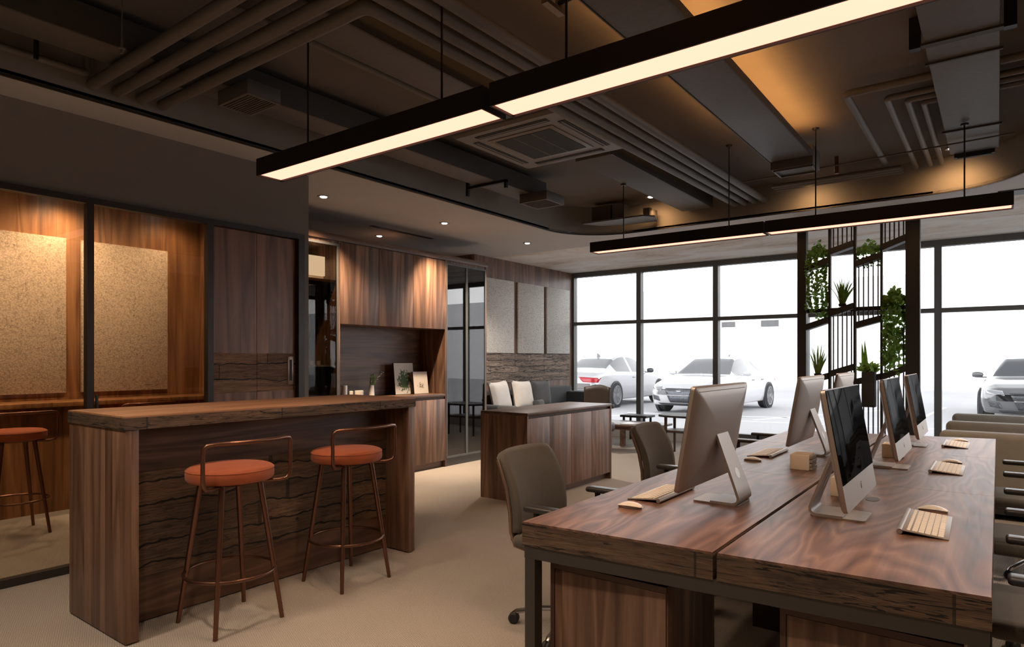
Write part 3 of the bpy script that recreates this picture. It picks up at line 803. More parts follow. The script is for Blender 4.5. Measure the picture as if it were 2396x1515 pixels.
def bar_stool(loc, label, group):
    t = thing('bar_stool', label, 'stool', (0, 0, 0), 0, group)
    prof = [(.001, .742), (.185, .742), (.205, .746), (.216, .758), (.218, .785), (.216, .80), (.208, .812), (.19, .819), (.10, .826), (.001, .828)]
    s = obj('seat', B().lathe(prof, n=40), 'velvet_orange', t, local=True, smooth=60)
    obj('piping', B().tube([(.2155 * math.cos(2 * PI * k / 40), .2155 * math.sin(2 * PI * k / 40), .803) for k in range(40)], .0028, 6, True), 'velvet_orange', s, local=True)
    obj('seat_plate', B().lathe([(.001, .73), (.15, .73), (.17, .742), (.001, .742)], n=24), 'bronze', t, local=True)
    for sx in (-1, 1):
        for sy in (-1, 1):
            obj('leg', B().tube([(sx * .185, sy * .185, 0), (sx * .105, sy * .105, .735)], [.0115, .0155], 12), 'bronze', t, local=True)
    obj('foot_ring', B().tube([(.224 * math.cos(2 * PI * k / 44), .224 * math.sin(2 * PI * k / 44), .268) for k in range(44)], .0085, 10, True), 'bronze', t, local=True)
    p = []
    def half(sg):
        q = [(.09, sg * .10, .731), (.15, sg * .19, .731), (.168, sg * .226, .738), (.174, sg * .240, .765), (.175, sg * .242, .80), (.175, sg * .242, .915), (.178, sg * .240, .942), (.186, sg * .226, .957), (.198, sg * .195, .962)]
        return q
    L = half(-1)
    mid = [(.222 + .018 * (1 - (k / 8 - 1) ** 2), -.15 + .30 * k / 16, .963) for k in range(1, 16)]
    path = L + mid + half(1)[::-1]
    obj('back_rail', B().tube(path, .0105, 10), 'bronze', t, local=True, smooth=60)
    t.location = loc
    return t
st = bar_stool((-3.245, 1.857, 0), 'orange velvet bar stool nearer the camera end of the walnut bar', 'orange bar stools')
dup(st, (-3.262, 2.635, 0), 0, 'orange velvet bar stool at the window end of the walnut bar')
dup(st, (-6.21, 1.748, 0), 0, 'orange velvet bar stool inside the booth, at the counter below the left felt panel')
dup(st, (-6.58, 2.86, 0), 0, 'bar stool inside the booth of which only the back rail shows above the bar')
# ================================================================== BOOTH
bc = thing('wall_counter', 'long timber counter along the back wall of the booth', 'counter', (-6.93, 1.6, 0))
obj('countertop', B().box(-7.148, -6.70, -.53, 3.715, .95, .99, .002), 'walnut_booth', bc)
obj('front_panel', B().box(-6.86, -6.82, -.53, 3.715, 0, .95), 'walnut_booth', bc, smooth=0)
G = 'tan felt panels in the booth'
for y0, y1, lab in ((.9, 2.416, 'tan speckled felt panel on the booth wall, mostly left of the black mullion'), (2.545, 3.362, 'tan speckled felt panel on the booth wall, beside the dark end wall')):
    tag(obj('felt_panel', B().box(-7.148, -7.118, y0, y1, 1.055, 2.53, .003), 'felt_tan'), lab, 'wall panel', G)
# ================================================================== CABINET WALL
XF = -5.65
def glass_cabinet(name, label, y0, y1, splits, smoke, z0=.10):
    t = thing(name, label, 'cabinet', (-5.95, (y0 + y1) / 2, 0))
    obj('carcass', B().box(-6.28, XF + .0, y0, y0 + .022, 0, 2.64).box(-6.28, XF, y1 - .022, y1, 0, 2.64).box(-6.28, -6.26, y0 + .022, y1 - .022, 0, 2.64).box(-6.26, XF - .01, y0 + .022, y1 - .022, 2.61, 2.64), 'walnut_upright', t, smooth=0)
    obj('plinth', B().box(-6.26, XF - .006, y0 + .022, y1 - .022, 0, z0), 'duct_edge', t, smooth=0)
    ys = [y0 + .022] + splits + [y1 - .022]
    for a, c in zip(ys[:-1], ys[1:]):
        f = B(); fw = .018
        f.box(XF - .018, XF + .004, a + .001, a + fw, z0 + .002, 2.608).box(XF - .018, XF + .004, c - fw, c - .001, z0 + .002, 2.608)
        f.box(XF - .018, XF + .004, a + fw, c - fw, 2.585, 2.608).box(XF - .018, XF + .004, a + fw, c - fw, z0 + .002, z0 + .028)
        dd = obj('glass_door', f, 'window_frame', t, smooth=0)
        obj('pane', B().box(XF - .010, XF - .004, a + fw, c - fw, z0 + .028, 2.585), smoke, dd, smooth=0)
    return t
gc = glass_cabinet('display_cabinet', 'narrow glass fronted display cabinet beside the booth wall', 3.90, 4.474, [], 'pane_smoke_left')
obj('shelf', B().box(-6.26, -5.69, 3.925, 4.45, 2.195, 2.222), 'bronze', gc, smooth=0)
obj('shelf', B().box(-6.26, -5.72, 3.925, 4.45, 1.295, 1.312), 'alu', gc, smooth=0)
obj('back_panel', B().box(-6.258, -6.245, 3.925, 4.45, .1, 2.61), 'paint_wall', gc, smooth=0)
t = thing('table_lamp', 'cream box-shaped lamp glowing on the top shelf of the narrow display cabinet', 'lamp', (-5.88, 4.22, 2.223))
obj('shade', B().box(-6.02, -5.76, 4.08, 4.365, 2.262, 2.47, .006), 'shade_glow', t)
obj('base', B().box(-6.01, -5.77, 4.09, 4.355, 2.2235, 2.258, .004), 'white_ceramic', t)
t = thing('lantern_stand', 'tall black open frame stand inside the narrow display cabinet', 'stand', (-5.88, 4.2, 1.312))
f = B()
for yy in (4.12, 4.24):
    f.box(-5.90, -5.875, yy, yy + .028, 1.314, 1.86)
f.box(-5.90, -5.875, 4.12, 4.268, 1.86, 1.885).box(-5.90, -5.875, 4.12, 4.268, 1.62, 1.635).box(-5.95, -5.82, 4.10, 4.29, 1.3135, 1.325)
obj('frame', f, 'black_plastic', t, smooth=0)
for i, yy in enumerate((4.125, 4.21, 4.30)):
    tag(obj('cup', B().lathe([(.001, 0), (.022, 0), (.026, .045), (.023, .045), (.02, .006), (.001, .006)], (-5.79, yy, 1.3125), 20), 'white_ceramic'), ('small pale cup on the glass shelf, beside the booth wall', 'small pale cup in the middle of the glass shelf trio', 'small pale cup on the glass shelf, nearest the walnut doors')[i], 'cup', 'pale cups on the display shelf')
ys = [4.478, 5.021, 5.564, 6.128]
where = ('beside the narrow glass cabinet', 'in the middle of the three', 'beside the tall smoked glass doors')
for i in range(3):
    y0, y1 = ys[i] + .002, ys[i + 1] - .002
    t = thing('wall_cabinet', 'walnut wall cabinet with one plain door, ' + where[i], 'cabinet', (-5.87, (y0 + y1) / 2, 1.755), group='walnut wall cabinets')
    obj('carcass', B().box(-6.10, XF - .022, y0, y1, 1.757, 2.64), 'walnut_upright', t, smooth=0)
    obj('door', B().box(XF - .02, XF, y0 + .001, y1 - .001, 1.755, 2.628, .0015), 'walnut_upright', t)
    t = thing('base_cabinet', 'walnut base cabinet below the niche, ' + where[i], 'cabinet', (-5.87, (y0 + y1) / 2, 0), group='walnut base cabinets')
    obj('carcass', B().box(-6.10, XF - .022, y0, y1, .085, .866), 'walnut_upright', t, smooth=0)
    obj('door', B().box(XF - .02, XF, y0 + .001, y1 - .001, .085, .866, .0015), 'walnut_upright', t)
    obj('plinth', B().box(-6.08, XF - .045, y0, y1, 0, .085), 'walnut_level', t, smooth=0)
struct('wall_niche', B().box(-6.13, -6.10, 4.476, 6.128, .866, 1.757), 'walnut_level', 'horizontal grain walnut back of the niche', smooth=0)
wt = thing('worktop', 'walnut worktop running through the niche', 'worktop', (-5.87, 5.3, .90))
obj('top', B().box(-6.10, XF + .002, 4.476, 6.128, .900, .933, .002), 'walnut_level', wt)
obj('finger_groove', B().box(-6.08, XF - .015, 4.478, 6.126, .867, .900), 'niche_wood_dark', wt, smooth=0)
glass_cabinet('display_cabinet', 'tall smoked glass cabinet with two doors reflecting the windows', 6.130, 6.968, [6.551], 'pane_smoke')
struct('trim_3', B().box(-6.28, XF + .012, 3.90, 6.985, 2.64, 2.705, .002), 'walnut_level', 'walnut cornice along the cabinet tops')
# things in the niche
tag(obj('canister', B().lathe([(.001, 0), (.033, 0), (.033, .14), (.030, .148), (.030, .02), (.001, .02)], (-5.86, 4.70, .933), 24), 'white_ceramic'), 'tall white cylinder pot in the niche beside two low candles', 'pot')
tag(obj('candle', B().lathe([(.001, 0), (.022, 0), (.022, .078), (.016, .082), (.001, .08)], (-5.85, 4.79, .933), 20), 'wax_white'), 'small pale candle between the white pot and the wide candle', 'candle', 'pale candles in the niche')
tag(obj('candle', B().lathe([(.001, 0), (.05, 0), (.05, .078), (.044, .083), (.001, .08)], (-5.85, 4.90, .933), 24), 'wax_white'), 'wide low pale candle in the niche', 'candle', 'pale candles in the niche')
t = thing('vase', 'slim white vase with a sprig of small white flowers', 'vase', (-5.9, 5.13, .933))
obj('vase_body', B().lathe([(.001, 0), (.036, 0), (.034, .02), (.026, .135), (.022, .135), (.028, .02), (.001, .015)], (-5.9, 5.13, .933), 24), 'white_ceramic', t)
lf = B(); stn = B(); fl = B()
def leaf(b, p, d, w, l, nrm=None):
    d = Vector(d).normalized()
    s = d.cross(nrm if nrm is not None else Vector((random.uniform(-1, 1), random.uniform(-1, 1), random.uniform(-.4, 1))))
    if s.length < 1e-4: s = d.cross(Vector((1, 0, 0)))
    s = s.normalized() * w / 2
    p = Vector(p)
    q = [p, p + d * l * .3 + s, p + d * l * .65 + s * .85, p + d * l, p + d * l * .65 - s * .85, p + d * l * .3 - s]
    vs = [b.bm.verts.new(x) for x in q]
    b.bm.faces.new(vs)
pts = [(-5.9, 5.13, 1.0), (-5.89, 5.15, 1.10), (-5.88, 5.20, 1.17), (-5.86, 5.27, 1.23)]
stn.tube(pts, .003, 6); stn.tube([(-5.9, 5.13, 1.0), (-5.91, 5.12, 1.12), (-5.91, 5.11, 1.17)], .003, 6)
for k in range(60):
    a = random.random()
    leaf(lf, (-5.9 + random.uniform(-.02, .02), 5.115 + .05 * a + random.uniform(-.015, .02), 1.06 + .11 * random.random()), (random.uniform(-1, 1), random.uniform(-.6, 1), 1), .012, .04)
for k in range(11):
    a = k / 10
    c = (-5.88 + random.uniform(-.01, .02), 5.175 + .10 * a + random.uniform(-.01, .01), 1.13 + .095 * a + random.uniform(-.014, .014))
    for j in range(5):
        leaf(fl, c, (math.cos(j * 1.257), math.sin(j * 1.257), .5), .010, .011)
obj('stems', stn, 'stem_green', t)
obj('leaves', lf, 'leaf_ivy', t, smooth=0)
obj('flowers', fl, 'white_ceramic', t, smooth=0)
def picture(label, x, y0, y1, h, lean, mat, yaw=0):
    t = thing('framed_picture', label, 'picture', (x, (y0 + y1) / 2, .935), group='pictures in the niche')
    w = (y1 - y0) / 2
    R = Matrix.Rotation(-lean, 4, 'Y')
    obj('frame', B().box(-.014, 0, -w, w, 0, h, .001, mat=R), 'black_plastic', t, local=True)
    obj('print', B().box(.0005, .003, -w + .003, w - .003, .003, h - .003, mat=R), mat, t, local=True, smooth=0)
    return t
picture('larger framed print of green leaves leaning in the niche', -5.94, 5.545, 5.875, .395, .10, 'print_leaves')
picture('smaller framed sketch of a basket leaning beside the leaf print', -5.86, 5.79, 6.045, .285, .12, 'print_basket')
# ================================================================== SIDEBOARD
sb = thing('sideboard', 'freestanding walnut sideboard in the middle of the floor', 'cabinet', (-3.855, 5.85, 0))
obj('top', B().box(-4.14, -3.565, 5.012, 6.69, .835, .862, .002), 'walnut_table', sb)
obj('end_panel', B().box(-4.14, -3.57, 5.012, 5.036, 0, .835), 'walnut_upright', sb, smooth=0)
obj('end_panel', B().box(-4.14, -3.57, 6.664, 6.69, 0, .835), 'walnut_upright', sb, smooth=0)
obj('carcass', B().box(-4.13, -3.60, 5.036, 6.664, .072, .80), 'walnut_upright', sb, smooth=0)
obj('finger_groove', B().box(-4.13, -3.60, 5.036, 6.664, .80, .835), 'niche_wood_dark', sb, smooth=0)
obj('plinth', B().box(-4.10, -3.63, 5.036, 6.664, 0, .072), 'walnut_level', sb, smooth=0)
for y0, y1 in ((5.038, 5.408), (5.412, 5.816), (5.820, 6.236), (6.240, 6.662)):
    obj('door', B().box(-3.60, -3.574, y0, y1, .074, .806, .0015), 'walnut_upright', sb)
# ================================================================== LOUNGE
G = 'grey felt panels on the lounge wall'
for y0, y1, lab in ((7.70, 8.515, 'pale grey felt panel on the lounge wall, beside the smoked glass cabinet'), (8.625, 9.385, 'pale grey felt panel in the middle of the lounge wall'), (9.475, 10.235, 'pale grey felt panel on the lounge wall, beside the window')):
    tag(obj('felt_panel', B().box(-6.358, -6.325, y0, y1, 1.472, 2.64, .003), 'felt_grey'), lab, 'wall panel', G)
cl = thing('plank_cladding', 'band of pale weathered planks along the wall behind the sofa', 'wall cladding', (-6.35, 8.95, 1.0))
for y0, y1 in ((7.56, 8.555), (8.56, 9.40), (9.405, 10.24)):
    obj('plank_board', B().box(-6.358, -6.335, y0, y1, 1.005, 1.465), 'reclaimed_pale', cl, smooth=0)
sf = thing('sofa', 'low charcoal sofa against the plank wall', 'sofa', (-5.95, 8.8, 0))
obj('base', B().box(-6.32, -5.55, 7.42, 10.15, .06, .34, .02), 'sofa_base', sf)
obj('seat', B().box(-6.20, -5.52, 7.56, 10.0, .34, .56, .05, 3), 'sofa_grey', sf)
obj('backrest', B().box(-6.32, -6.20, 7.57, 10.12, .34, .90, .04, 3), 'sofa_grey', sf)
obj('armrest', B().box(-6.30, -5.52, 7.40, 7.555, .34, .70, .04, 3), 'bolster_dark', sf)
obj('armrest', B().box(-6.30, -5.62, 9.92, 10.14, .34, .80, .04, 3), 'bolster_dark', sf)
for x, y in ((-6.25, 7.5), (-5.62, 7.5), (-6.25, 10.05), (-5.62, 10.05)):
    obj('leg', B().tube([(x, y, 0), (x, y, .07)], .02, 10), 'black_plastic', sf)
def pillow(label, loc, w, h, d, rz, lean, mat, group, tilt=0):
    def fn(side):
        def f(u, v):
            a, c = 2 * u - 1, 2 * v - 1
            e = max(0.0, (1 - a ** 4) * (1 - c ** 4)) ** .5
            pin = 1 - .07 * (1 - abs(a)) * 2 * abs(c) ** 2 if True else 1
            py = a * w / 2 * (1 - .06 * (1 - c * c))
            pz = c * h / 2 * (1 - .08 * (1 - a * a))
            return (side * d / 2 * e, py, pz + h / 2)
        return f
    m = Matrix.Rotation(rz, 4, 'Z') @ Matrix.Rotation(-lean, 4, 'Y') @ Matrix.Rotation(tilt, 4, 'X')
    b = B().grid(fn(1), 14, 14, m).grid(fn(-1), 14, 14, m)
    b.bm.normal_update()
    o = obj('cushion', b, mat, smooth=80)
    o.location = loc
    return tag(o, label, 'cushion', group)
G = 'sofa cushions'
pillow('white cushion on the sofa next to the smoked glass cabinet', (-5.99, 7.80, .572), .46, .48, .16, .05, .22, 'cushion_white', G, .06)
pillow('white cushion on the sofa beside the charcoal cushion', (-5.95, 8.30, .572), .46, .48, .16, -.05, .25, 'cushion_white', G, -.05)
pillow('charcoal cushion standing on the sofa behind the white ones', (-6.02, 8.86, .568), .54, .46, .18, 0, .12, 'cushion_grey', G)
pillow('small black cushion lying against the second white cushion', (-5.84, 8.56, .572), .28, .16, .12, .1, .3, 'bolster_dark', G)
# armchair with brown leather back toward the camera
ar = thing('armchair', 'brown leather armchair turned to the window, behind the sideboard', 'armchair', (-4.69, 8.5, 0))
def backf(off):
    def f(u, v):
        a = 2 * u - 1
        return (-4.69 + a * .215, 8.35 + off - .06 * a * a + .02 * v + .03, .40 + v * (.58 + .02 * math.cos(a * 2.5)))
    return f
obj('backrest', B().grid(backf(0), 14, 8), 'leather_brown', ar, solid=.06, smooth=60)
obj('seat', B().box(-4.90, -4.55, 8.38, 8.66, .30, .44, .04, 3), 'leather_brown', ar)
obj('armrest', B().box(-4.98, -4.93, 8.42, 8.70, .58, .625, .015).box(-4.97, -4.945, 8.52, 8.56, .30, .585), 'black_plastic', ar)
obj('armrest', B().box(-4.475, -4.435, 8.34, 8.42, .66, .72, .018).box(-4.52, -4.47, 8.36, 8.40, .665, .695).box(-4.52, -4.50, 8.36, 8.40, .36, .68), 'black_plastic', ar)
for x, y in ((-4.88, 8.42), (-4.60, 8.42), (-4.88, 8.60), (-4.60, 8.60)):
    obj('leg', B().tube([(x, y, 0), (x, y, .31)], .016, 8), 'black_plastic', ar)
ct = thing('coffee_table', 'low walnut coffee table with square legs, beside the sideboard', 'table', (-4.7, 9.35, 0))
obj('tabletop', B().box(-5.35, -4.12, 9.05, 9.75, .325, .36, .008), 'walnut_table', ct)
obj('apron', B().box(-5.30, -4.20, 9.08, 9.72, .275, .325), 'walnut_table', ct, smooth=0)
for x, y in ((-4.66, 9.10), (-5.27, 9.12), (-4.25, 9.68), (-5.27, 9.68)):
    l = obj('leg', B().box(x - .035, x + .035, y - .03, y + .03, .02, .275), 'walnut_table', ct, smooth=0)
    obj('foot_cap', B().box(x - .025, x + .025, y - .022, y + .022, 0, .02), 'chrome', l, smooth=0)
tag(obj('magazine', B().box(-4.72, -4.50, 9.12, 9.40, .36, .372, .002, mat=None), 'white_ceramic'), 'pale magazine lying on the low walnut coffee table', 'magazine')
t = thing('side_table', 'low black slab table half hidden by the sideboard', 'table', (-4.75, 9.95, 0))
obj('tabletop', B().box(-5.1, -4.62, 9.85, 10.2, .40, .435, .004), 'black_plastic', t)
for x in (-5.05, -4.68):
    for y in (9.9, 10.15):
        obj('leg', B().box(x - .015, x + .015, y - .015, y + .015, 0, .40), 'black_plastic', t, smooth=0)
t = thing('two_tier_table', 'dark round-edged table with a lower shelf, in front of the white saloon car', 'table', (-3.5, 8.95, 0))
def half_disc(x0, x1, y0, y1, n=14):
    return [((x0 + x1) / 2 + (x1 - x0) / 2 * abs(math.cos(2 * PI * k / 40)) ** .6 * (1 if math.cos(2 * PI * k / 40) > 0 else -1), (y0 + y1) / 2 + (y1 - y0) / 2 * abs(math.sin(2 * PI * k / 40)) ** .6 * (1 if math.sin(2 * PI * k / 40) > 0 else -1)) for k in range(40)]
obj('tabletop', B().prism(half_disc(-3.97, -3.1, 8.7, 9.3), .545, .572), 'sofa_base', t)
obj('lower_shelf', B().prism(half_disc(-3.88, -3.19, 8.8, 9.2), .33, .352), 'niche_wood_dark', t)
for x, y in ((-3.84, 8.84), (-3.25, 8.84), (-3.84, 9.16), (-3.25, 9.16)):
    obj('leg', B().tube([(x, y, 0), (x, y, .546)], [.016, .022], 10), 'niche_wood_dark', t)
# olive sofas beyond the desk
def olive(loc, label):
    t = thing('sofa', label, 'sofa', (0, 0, 0), 0, 'olive sofas beyond the desk')
    obj('backrest', B().box(0, 1.75, 0, .20, .12, .74, .05, 4), 'sofa_olive', t, local=True)
    obj('seat', B().box(.05, 1.70, .18, .80, .20, .44, .05, 3), 'sofa_olive', t, local=True)
    obj('base', B().box(.03, 1.72, .03, .78, .05, .21), 'sofa_base', t, local=True, smooth=0)
    for x in (.12, 1.63):
        for y in (.08, .72):
            obj('leg', B().tube([(x, y, 0), (x, y, .06)], .02, 8), 'black_plastic', t, local=True)
    t.location = loc
    return t
o1 = olive((-.42, 6.90, 0), 'olive fabric sofa with its back to the desk, closest to the desk end')
dup(o1, (-.43, 7.98, 0), 0, 'olive fabric sofa, second from the desk end')
dup(o1, (-.43, 9.12, 0), 0, 'olive fabric sofa closest to the windows')
# ================================================================== DESK
DZ = .75
dk = thing('office_desk', 'big double walnut desk with weathered plank edges on a dark steel frame', 'desk', (-.74, 4.2, 0))
def ynear(x): return 2.037 + (x + 1.472) / 1.458 * .092
def yfar(x): return 6.05 + (x + 1.472) / 1.458 * .31
def slab(x0, x1, ya, yb, z0, z1, e=0.0):
    a0, a1 = (ynear(x0), ynear(x1)) if ya is None else (ya, ya)
    b0, b1 = (yfar(x0), yfar(x1)) if yb is None else (yb, yb)
    return B().prism([(x0 - e, a0 - (e if ya is None else 0)), (x1 + e, a1 - (e if ya is None else 0)), (x1 + e, b1 + (e if yb is None else 0)), (x0 - e, b0 + (e if yb is None else 0))], z0, z1)
for x0, x1 in ((-1.472, -.744), (-.728, -.014)):
    for ya, yb in ((None, 3.700), (3.703, 5.100), (5.103, None)):
        obj('tabletop', slab(x0, x1, ya, yb, .742, DZ), 'walnut_desk', dk, smooth=0)
    obj('plank_edge', slab(x0, x1, None, None, .660, .7425, .0015), 'reclaimed_edge', dk, smooth=0)
f = B()
f.prism([(-1.468, ynear(-1.468) + .006), (-.018, ynear(-.018) + .006), (-.018, ynear(-.018) + .056), (-1.468, ynear(-1.468) + .056)], .61, .66)
f.prism([(-1.468, yfar(-1.468) - .056), (-.018, yfar(-.018) - .056), (-.018, yfar(-.018) - .006), (-1.468, yfar(-1.468) - .006)], .61, .66)
f.box(-1.466, -1.42, 2.12, 6.0, .61, .66).box(-.066, -.02, 2.2, 6.28, .61, .66).box(-.76, -.71, 2.15, 6.15, .62, .66)
obj('frame', f, 'desk_steel', dk, smooth=0)
for x, y in ((-1.466, ynear(-1.466) + .006), (-.066, ynear(-.066) + .006), (-1.466, 5.58), (-.066, 6.28), (-1.466, 3.52), (-.066, 3.52)):
    obj('leg', B().box(x, x + .046, y, y + .05, 0, .61), 'desk_steel', dk, smooth=0)
obj('modesty_panel', B().box(-.97, -.49, 3.28, 3.30, .06, .61), 'niche_wood_dark', dk, smooth=0)
obj('cable_grommet', B().prism([(-.45 + .028 * math.cos(k * PI / 12), 3.30 + .05 * math.sin(k * PI / 12)) for k in range(24)], DZ, DZ + .0012), 'leather_brown', dk, smooth=0)
def pedestal(x0, x1, y0, y1, label, facing):
    t = thing('drawer_pedestal', label, 'cabinet', ((x0 + x1) / 2, (y0 + y1) / 2, 0), group='walnut pedestals under the desk')
    obj('carcass', B().box(x0, x1, y0 + .012, y1, .03, .585, .002), 'walnut_upright', t)
    obj('panel', B().box(x0 + .02, x1 - .004, y0, y0 + .012, .03, .562, .001), 'walnut_upright', t)
    obj('rim', B().box(x0, x1, y0 - .002, y0 + .012, .564, .585).box(x0, x0 + .018, y0 - .002, y0 + .012, .03, .564), 'niche_wood_dark', t, smooth=0)
    for a in (x0 + .04, x1 - .04):
        for c in (y0 + .04, y1 - .04):
            obj('foot', B().tube([(a, c, 0), (a, c, .03)], .016, 8), 'black_plastic', t)
pedestal(-1.40, -.92, 2.125, 2.60, 'walnut pedestal under the desk corner next to the left task chair', 0)
pedestal(-.56, -.075, 2.185, 2.60, 'walnut pedestal under the desk corner next to the right row of chairs', 0)
pedestal(-1.40, -.92, 3.72, 4.2, 'dark walnut pedestal deep under the desk on the sofa side', 0)
pedestal(-.60, -.22, 3.75, 4.22, 'dark walnut pedestal deep under the desk on the right chair side', 0)
# ================================================================== COMPUTERS
def computer(loc, rot, label):
    """front faces +x"""
    t = thing('desktop_computer', label, 'computer', (0, 0, 0), 0, 'silver all-in-one computers')
    # foot and stand
    w0 = .092
    obj('foot', B().prism(rrect(-.10, .098, -w0, w0, .018, 5), 0, .006), 'alu', t, local=True)
    path = [(.02, .0062), (-.075, .0062), (-.090, .0105), (-.0995, .020), (-.100, .034), (-.086, .075), (-.006, .285), (.006, .315)]
    rings = []
    for i, (x, z) in enumerate(path):
        p0, p1 = path[max(0, i - 1)], path[min(len(path) - 1, i + 1)]
        d = Vector((p1[0] - p0[0], p1[1] - p0[1])).normalized()
        n = Vector((-d.y, d.x)) * .0055
        k = .088 - .018 * min(1, max(0, z / .3))
        rings.append([(x + n.x, -k, z + n.y), (x - n.x, -k, z - n.y), (x - n.x, k, z - n.y), (x + n.x, k, z + n.y)])
    s = obj('stand', B().loft(rings), 'alu', t, local=True, smooth=50)
    dd = Vector((.08, .21)).normalized()
    R = Matrix.Translation((-.0655, 0, .128)) @ Matrix.Rotation(math.atan2(.08, .21), 4, 'Y')
    obj('cable_hole', B().lathe([(.001, -.0065), (.024, -.0065), (.024, .0065), (.001, .0065)], n=24, mat=R @ Matrix.Rotation(PI / 2, 4, 'Y')), 'alu_pale', s, local=True)
    # screen plate, tilted
    T = Matrix.Translation((.080, 0, .078)) @ Matrix.Rotation(-math.atan2(.075, .437), 4, 'Y')
    W, H = .34, .445
    rings = []
    for dx, k in ((.000, 1.0), (-.014, 1.0), (-.020, .975), (-.034, .80), (-.044, .50), (-.047, .2)):
        rr = rrect(-W * k, W * k, H / 2 - H / 2 * k, H / 2 + H / 2 * k, .016 * max(.4, k), 4)
        rings.append([(dx, a, c) for a, c in rr])
    obj('housing', B().loft(rings, mat=T), 'alu', t, local=True, smooth=50)
    sc = obj('screen', B().box(0, .003, -W + .004, W - .004, .098, H - .004, .001, mat=T), 'screen_black', t, local=True)
    # fruit mark on the chin
    m = B()
    pts = []
    for k in range(28):
        a = 2 * PI * k / 28
        r = .0105 * (1 - .10 * math.cos(2 * a)) * (1 - .14 * max(0, math.sin(a)) ** 8 - .08 * max(0, -math.sin(a)) ** 8)
        u, v = r * math.cos(a), r * math.sin(a)
        if math.hypot(u - .0125, v - .002) < .0052:
            q = Vector((u - .0125, v - .002)).normalized() * .0052
            u, v = .0125 + q.x * 1.0, .002 + q.y
            if u > .011: u = .0125 - math.sqrt(max(0, .0052 ** 2 - (v - .002) ** 2))
        pts.append((u, v + .050))
    m.prism([(p[0], p[1]) for p in pts], 0, .0012, 'x', mat=T)
    m.prism([(.0005, .0620), (.002, .0655), (.0055, .0675), (.005, .0645), (.003, .0625)], 0, .0012, 'x', mat=T)
    obj('mark', m, 'apple_mark', t, local=True, smooth=0)
    obj('back_line', B().box(-.0255, -.0185, -W * .84, W * .9, H - .022, H - .0185, mat=T), 'leather_brown', t, local=True, smooth=0)
    t.location = loc; t.rotation_euler = (0, 0, rot)
    return t
c0 = computer((-.985, 2.87, DZ + .0008), PI, 'silver all-in-one computer seen from behind, closest to the desk corner with the left task chair')
dup(c0, (-.985, 4.62, DZ + .0008), PI, 'silver all-in-one computer seen from behind, in the middle of the left row')
dup(c0, (-.985, 5.80, DZ + .0008), PI, 'silver all-in-one computer of which only a corner shows in front of the plant screen')
dup(c0, (-.505, 2.89, DZ + .0008), 0, 'silver all-in-one computer with a dark screen, closest to the near desk edge')
cg = dup(c0, (-.505, 4.36, DZ + .0008), 0, 'silver all-in-one computer with the window mirrored in its screen, middle of the right row')
cf = dup(c0, (-.505, 5.53, DZ + .0008), 0, 'silver all-in-one computer at the far end of the right row')
for q in (cg, cf):
    for o in q.children:
        if o.name.startswith('screen'):
            o.material_slots[0].link = 'OBJECT'; o.material_slots[0].material = MATS['screen_glossy']
def keyboard(loc, rot, label):
    t = thing('keyboard', label, 'keyboard', (0, 0, 0), 0, 'slim keyboards on the desk')
    R = Matrix.Translation((0, 0, .003)) @ Matrix.Rotation(.095, 4, 'Y')
    R2 = Matrix.Translation((0, 0, .010)) @ Matrix.Rotation(.095, 4, 'Y')
    obj('plate', B().box(-.07, .075, -.20, .20, -.003, .001, .001, mat=R2), 'alu', t, local=True)
    obj('battery_bar', B().tube([(-.073, -.20, .0105), (-.073, .20, .0105)], .0098, 14), 'alu', t, local=True)
    k = B()
    rows = [(-.052, .010), (-.036, .0165), (-.0165, .0165), (.003, .0165), (.0225, .0165), (.042, .0165)]
    for ri, (x, d) in enumerate(rows):
        n = 14
        if ri == 5:
            cells = [(-.192, -.166), (-.163, -.138), (-.135, -.108), (-.105, -.072), (-.069, .055), (.058, .088), (.091, .118), (.121, .146), (.149, .170), (.173, .192)]
        else:
            w = .384 / n
            cells = [(-.192 + i * w + .0015, -.192 + (i + 1) * w - .0015) for i in range(n)]
        for a, c in cells:
            k.box(x, x + d, a, c, .001, .0035, mat=R2)
    obj('keys', k, 'key_cream', t, local=True, smooth=0)
    t.location = loc; t.rotation_euler = (0, 0, rot)
    return t
k0 = keyboard((-.214, 2.90, DZ), 0, 'slim keyboard nearest the front edge of the desk')
k0.rotation_euler = (0, 0, .02)
dup(k0, (-.226, 4.44, DZ), 0, 'slim keyboard in the middle of the right row')
dup(k0, (-.240, 5.72, DZ), 0, 'slim keyboard at the far end of the right row')
dup(k0, (-1.255, 2.84, DZ), PI, 'slim keyboard half behind the near computer seen from the back')
dup(k0, (-1.225, 4.47, DZ), PI, 'slim keyboard before the middle computer of the left row')
def mouse(loc, rot, label):
    t = thing('computer_mouse', label, 'mouse', (0, 0, 0), 0, 'pale computer mice')
    def top(u, v):
        a = 2 * PI * v
        r = u
        x = .056 * r * math.cos(a); y = .029 * r * abs(math.sin(a)) ** .8 * (1 if math.sin(a) > 0 else -1)
        z = .006 + .019 * (1 - (x / .057) ** 2) * (1 - .35 * (y / .029) ** 2) * (1 if r < 1 else .55)
        return (x, y, z)
    obj('shell', B().grid(top, 8, 28), 'mouse_white', t, local=True, smooth=70)
    obj('base', B().loft([[(.050 * math.cos(2 * PI * k / 24), .025 * math.sin(2 * PI * k / 24), 0) for k in range(24)], [(.055 * math.cos(2 * PI * k / 24), .0285 * math.sin(2 * PI * k / 24), .010) for k in range(24)]]), 'alu', t, local=True)
    t.location = loc; t.rotation_euler = (0, 0, rot)
    return t
m0 = mouse((-.214, 3.185, DZ), 0, 'pale mouse beside the keyboard nearest the front edge')
dup(m0, (-.222, 4.715, DZ), .05, 'pale mouse by the keyboard in the middle of the right row')
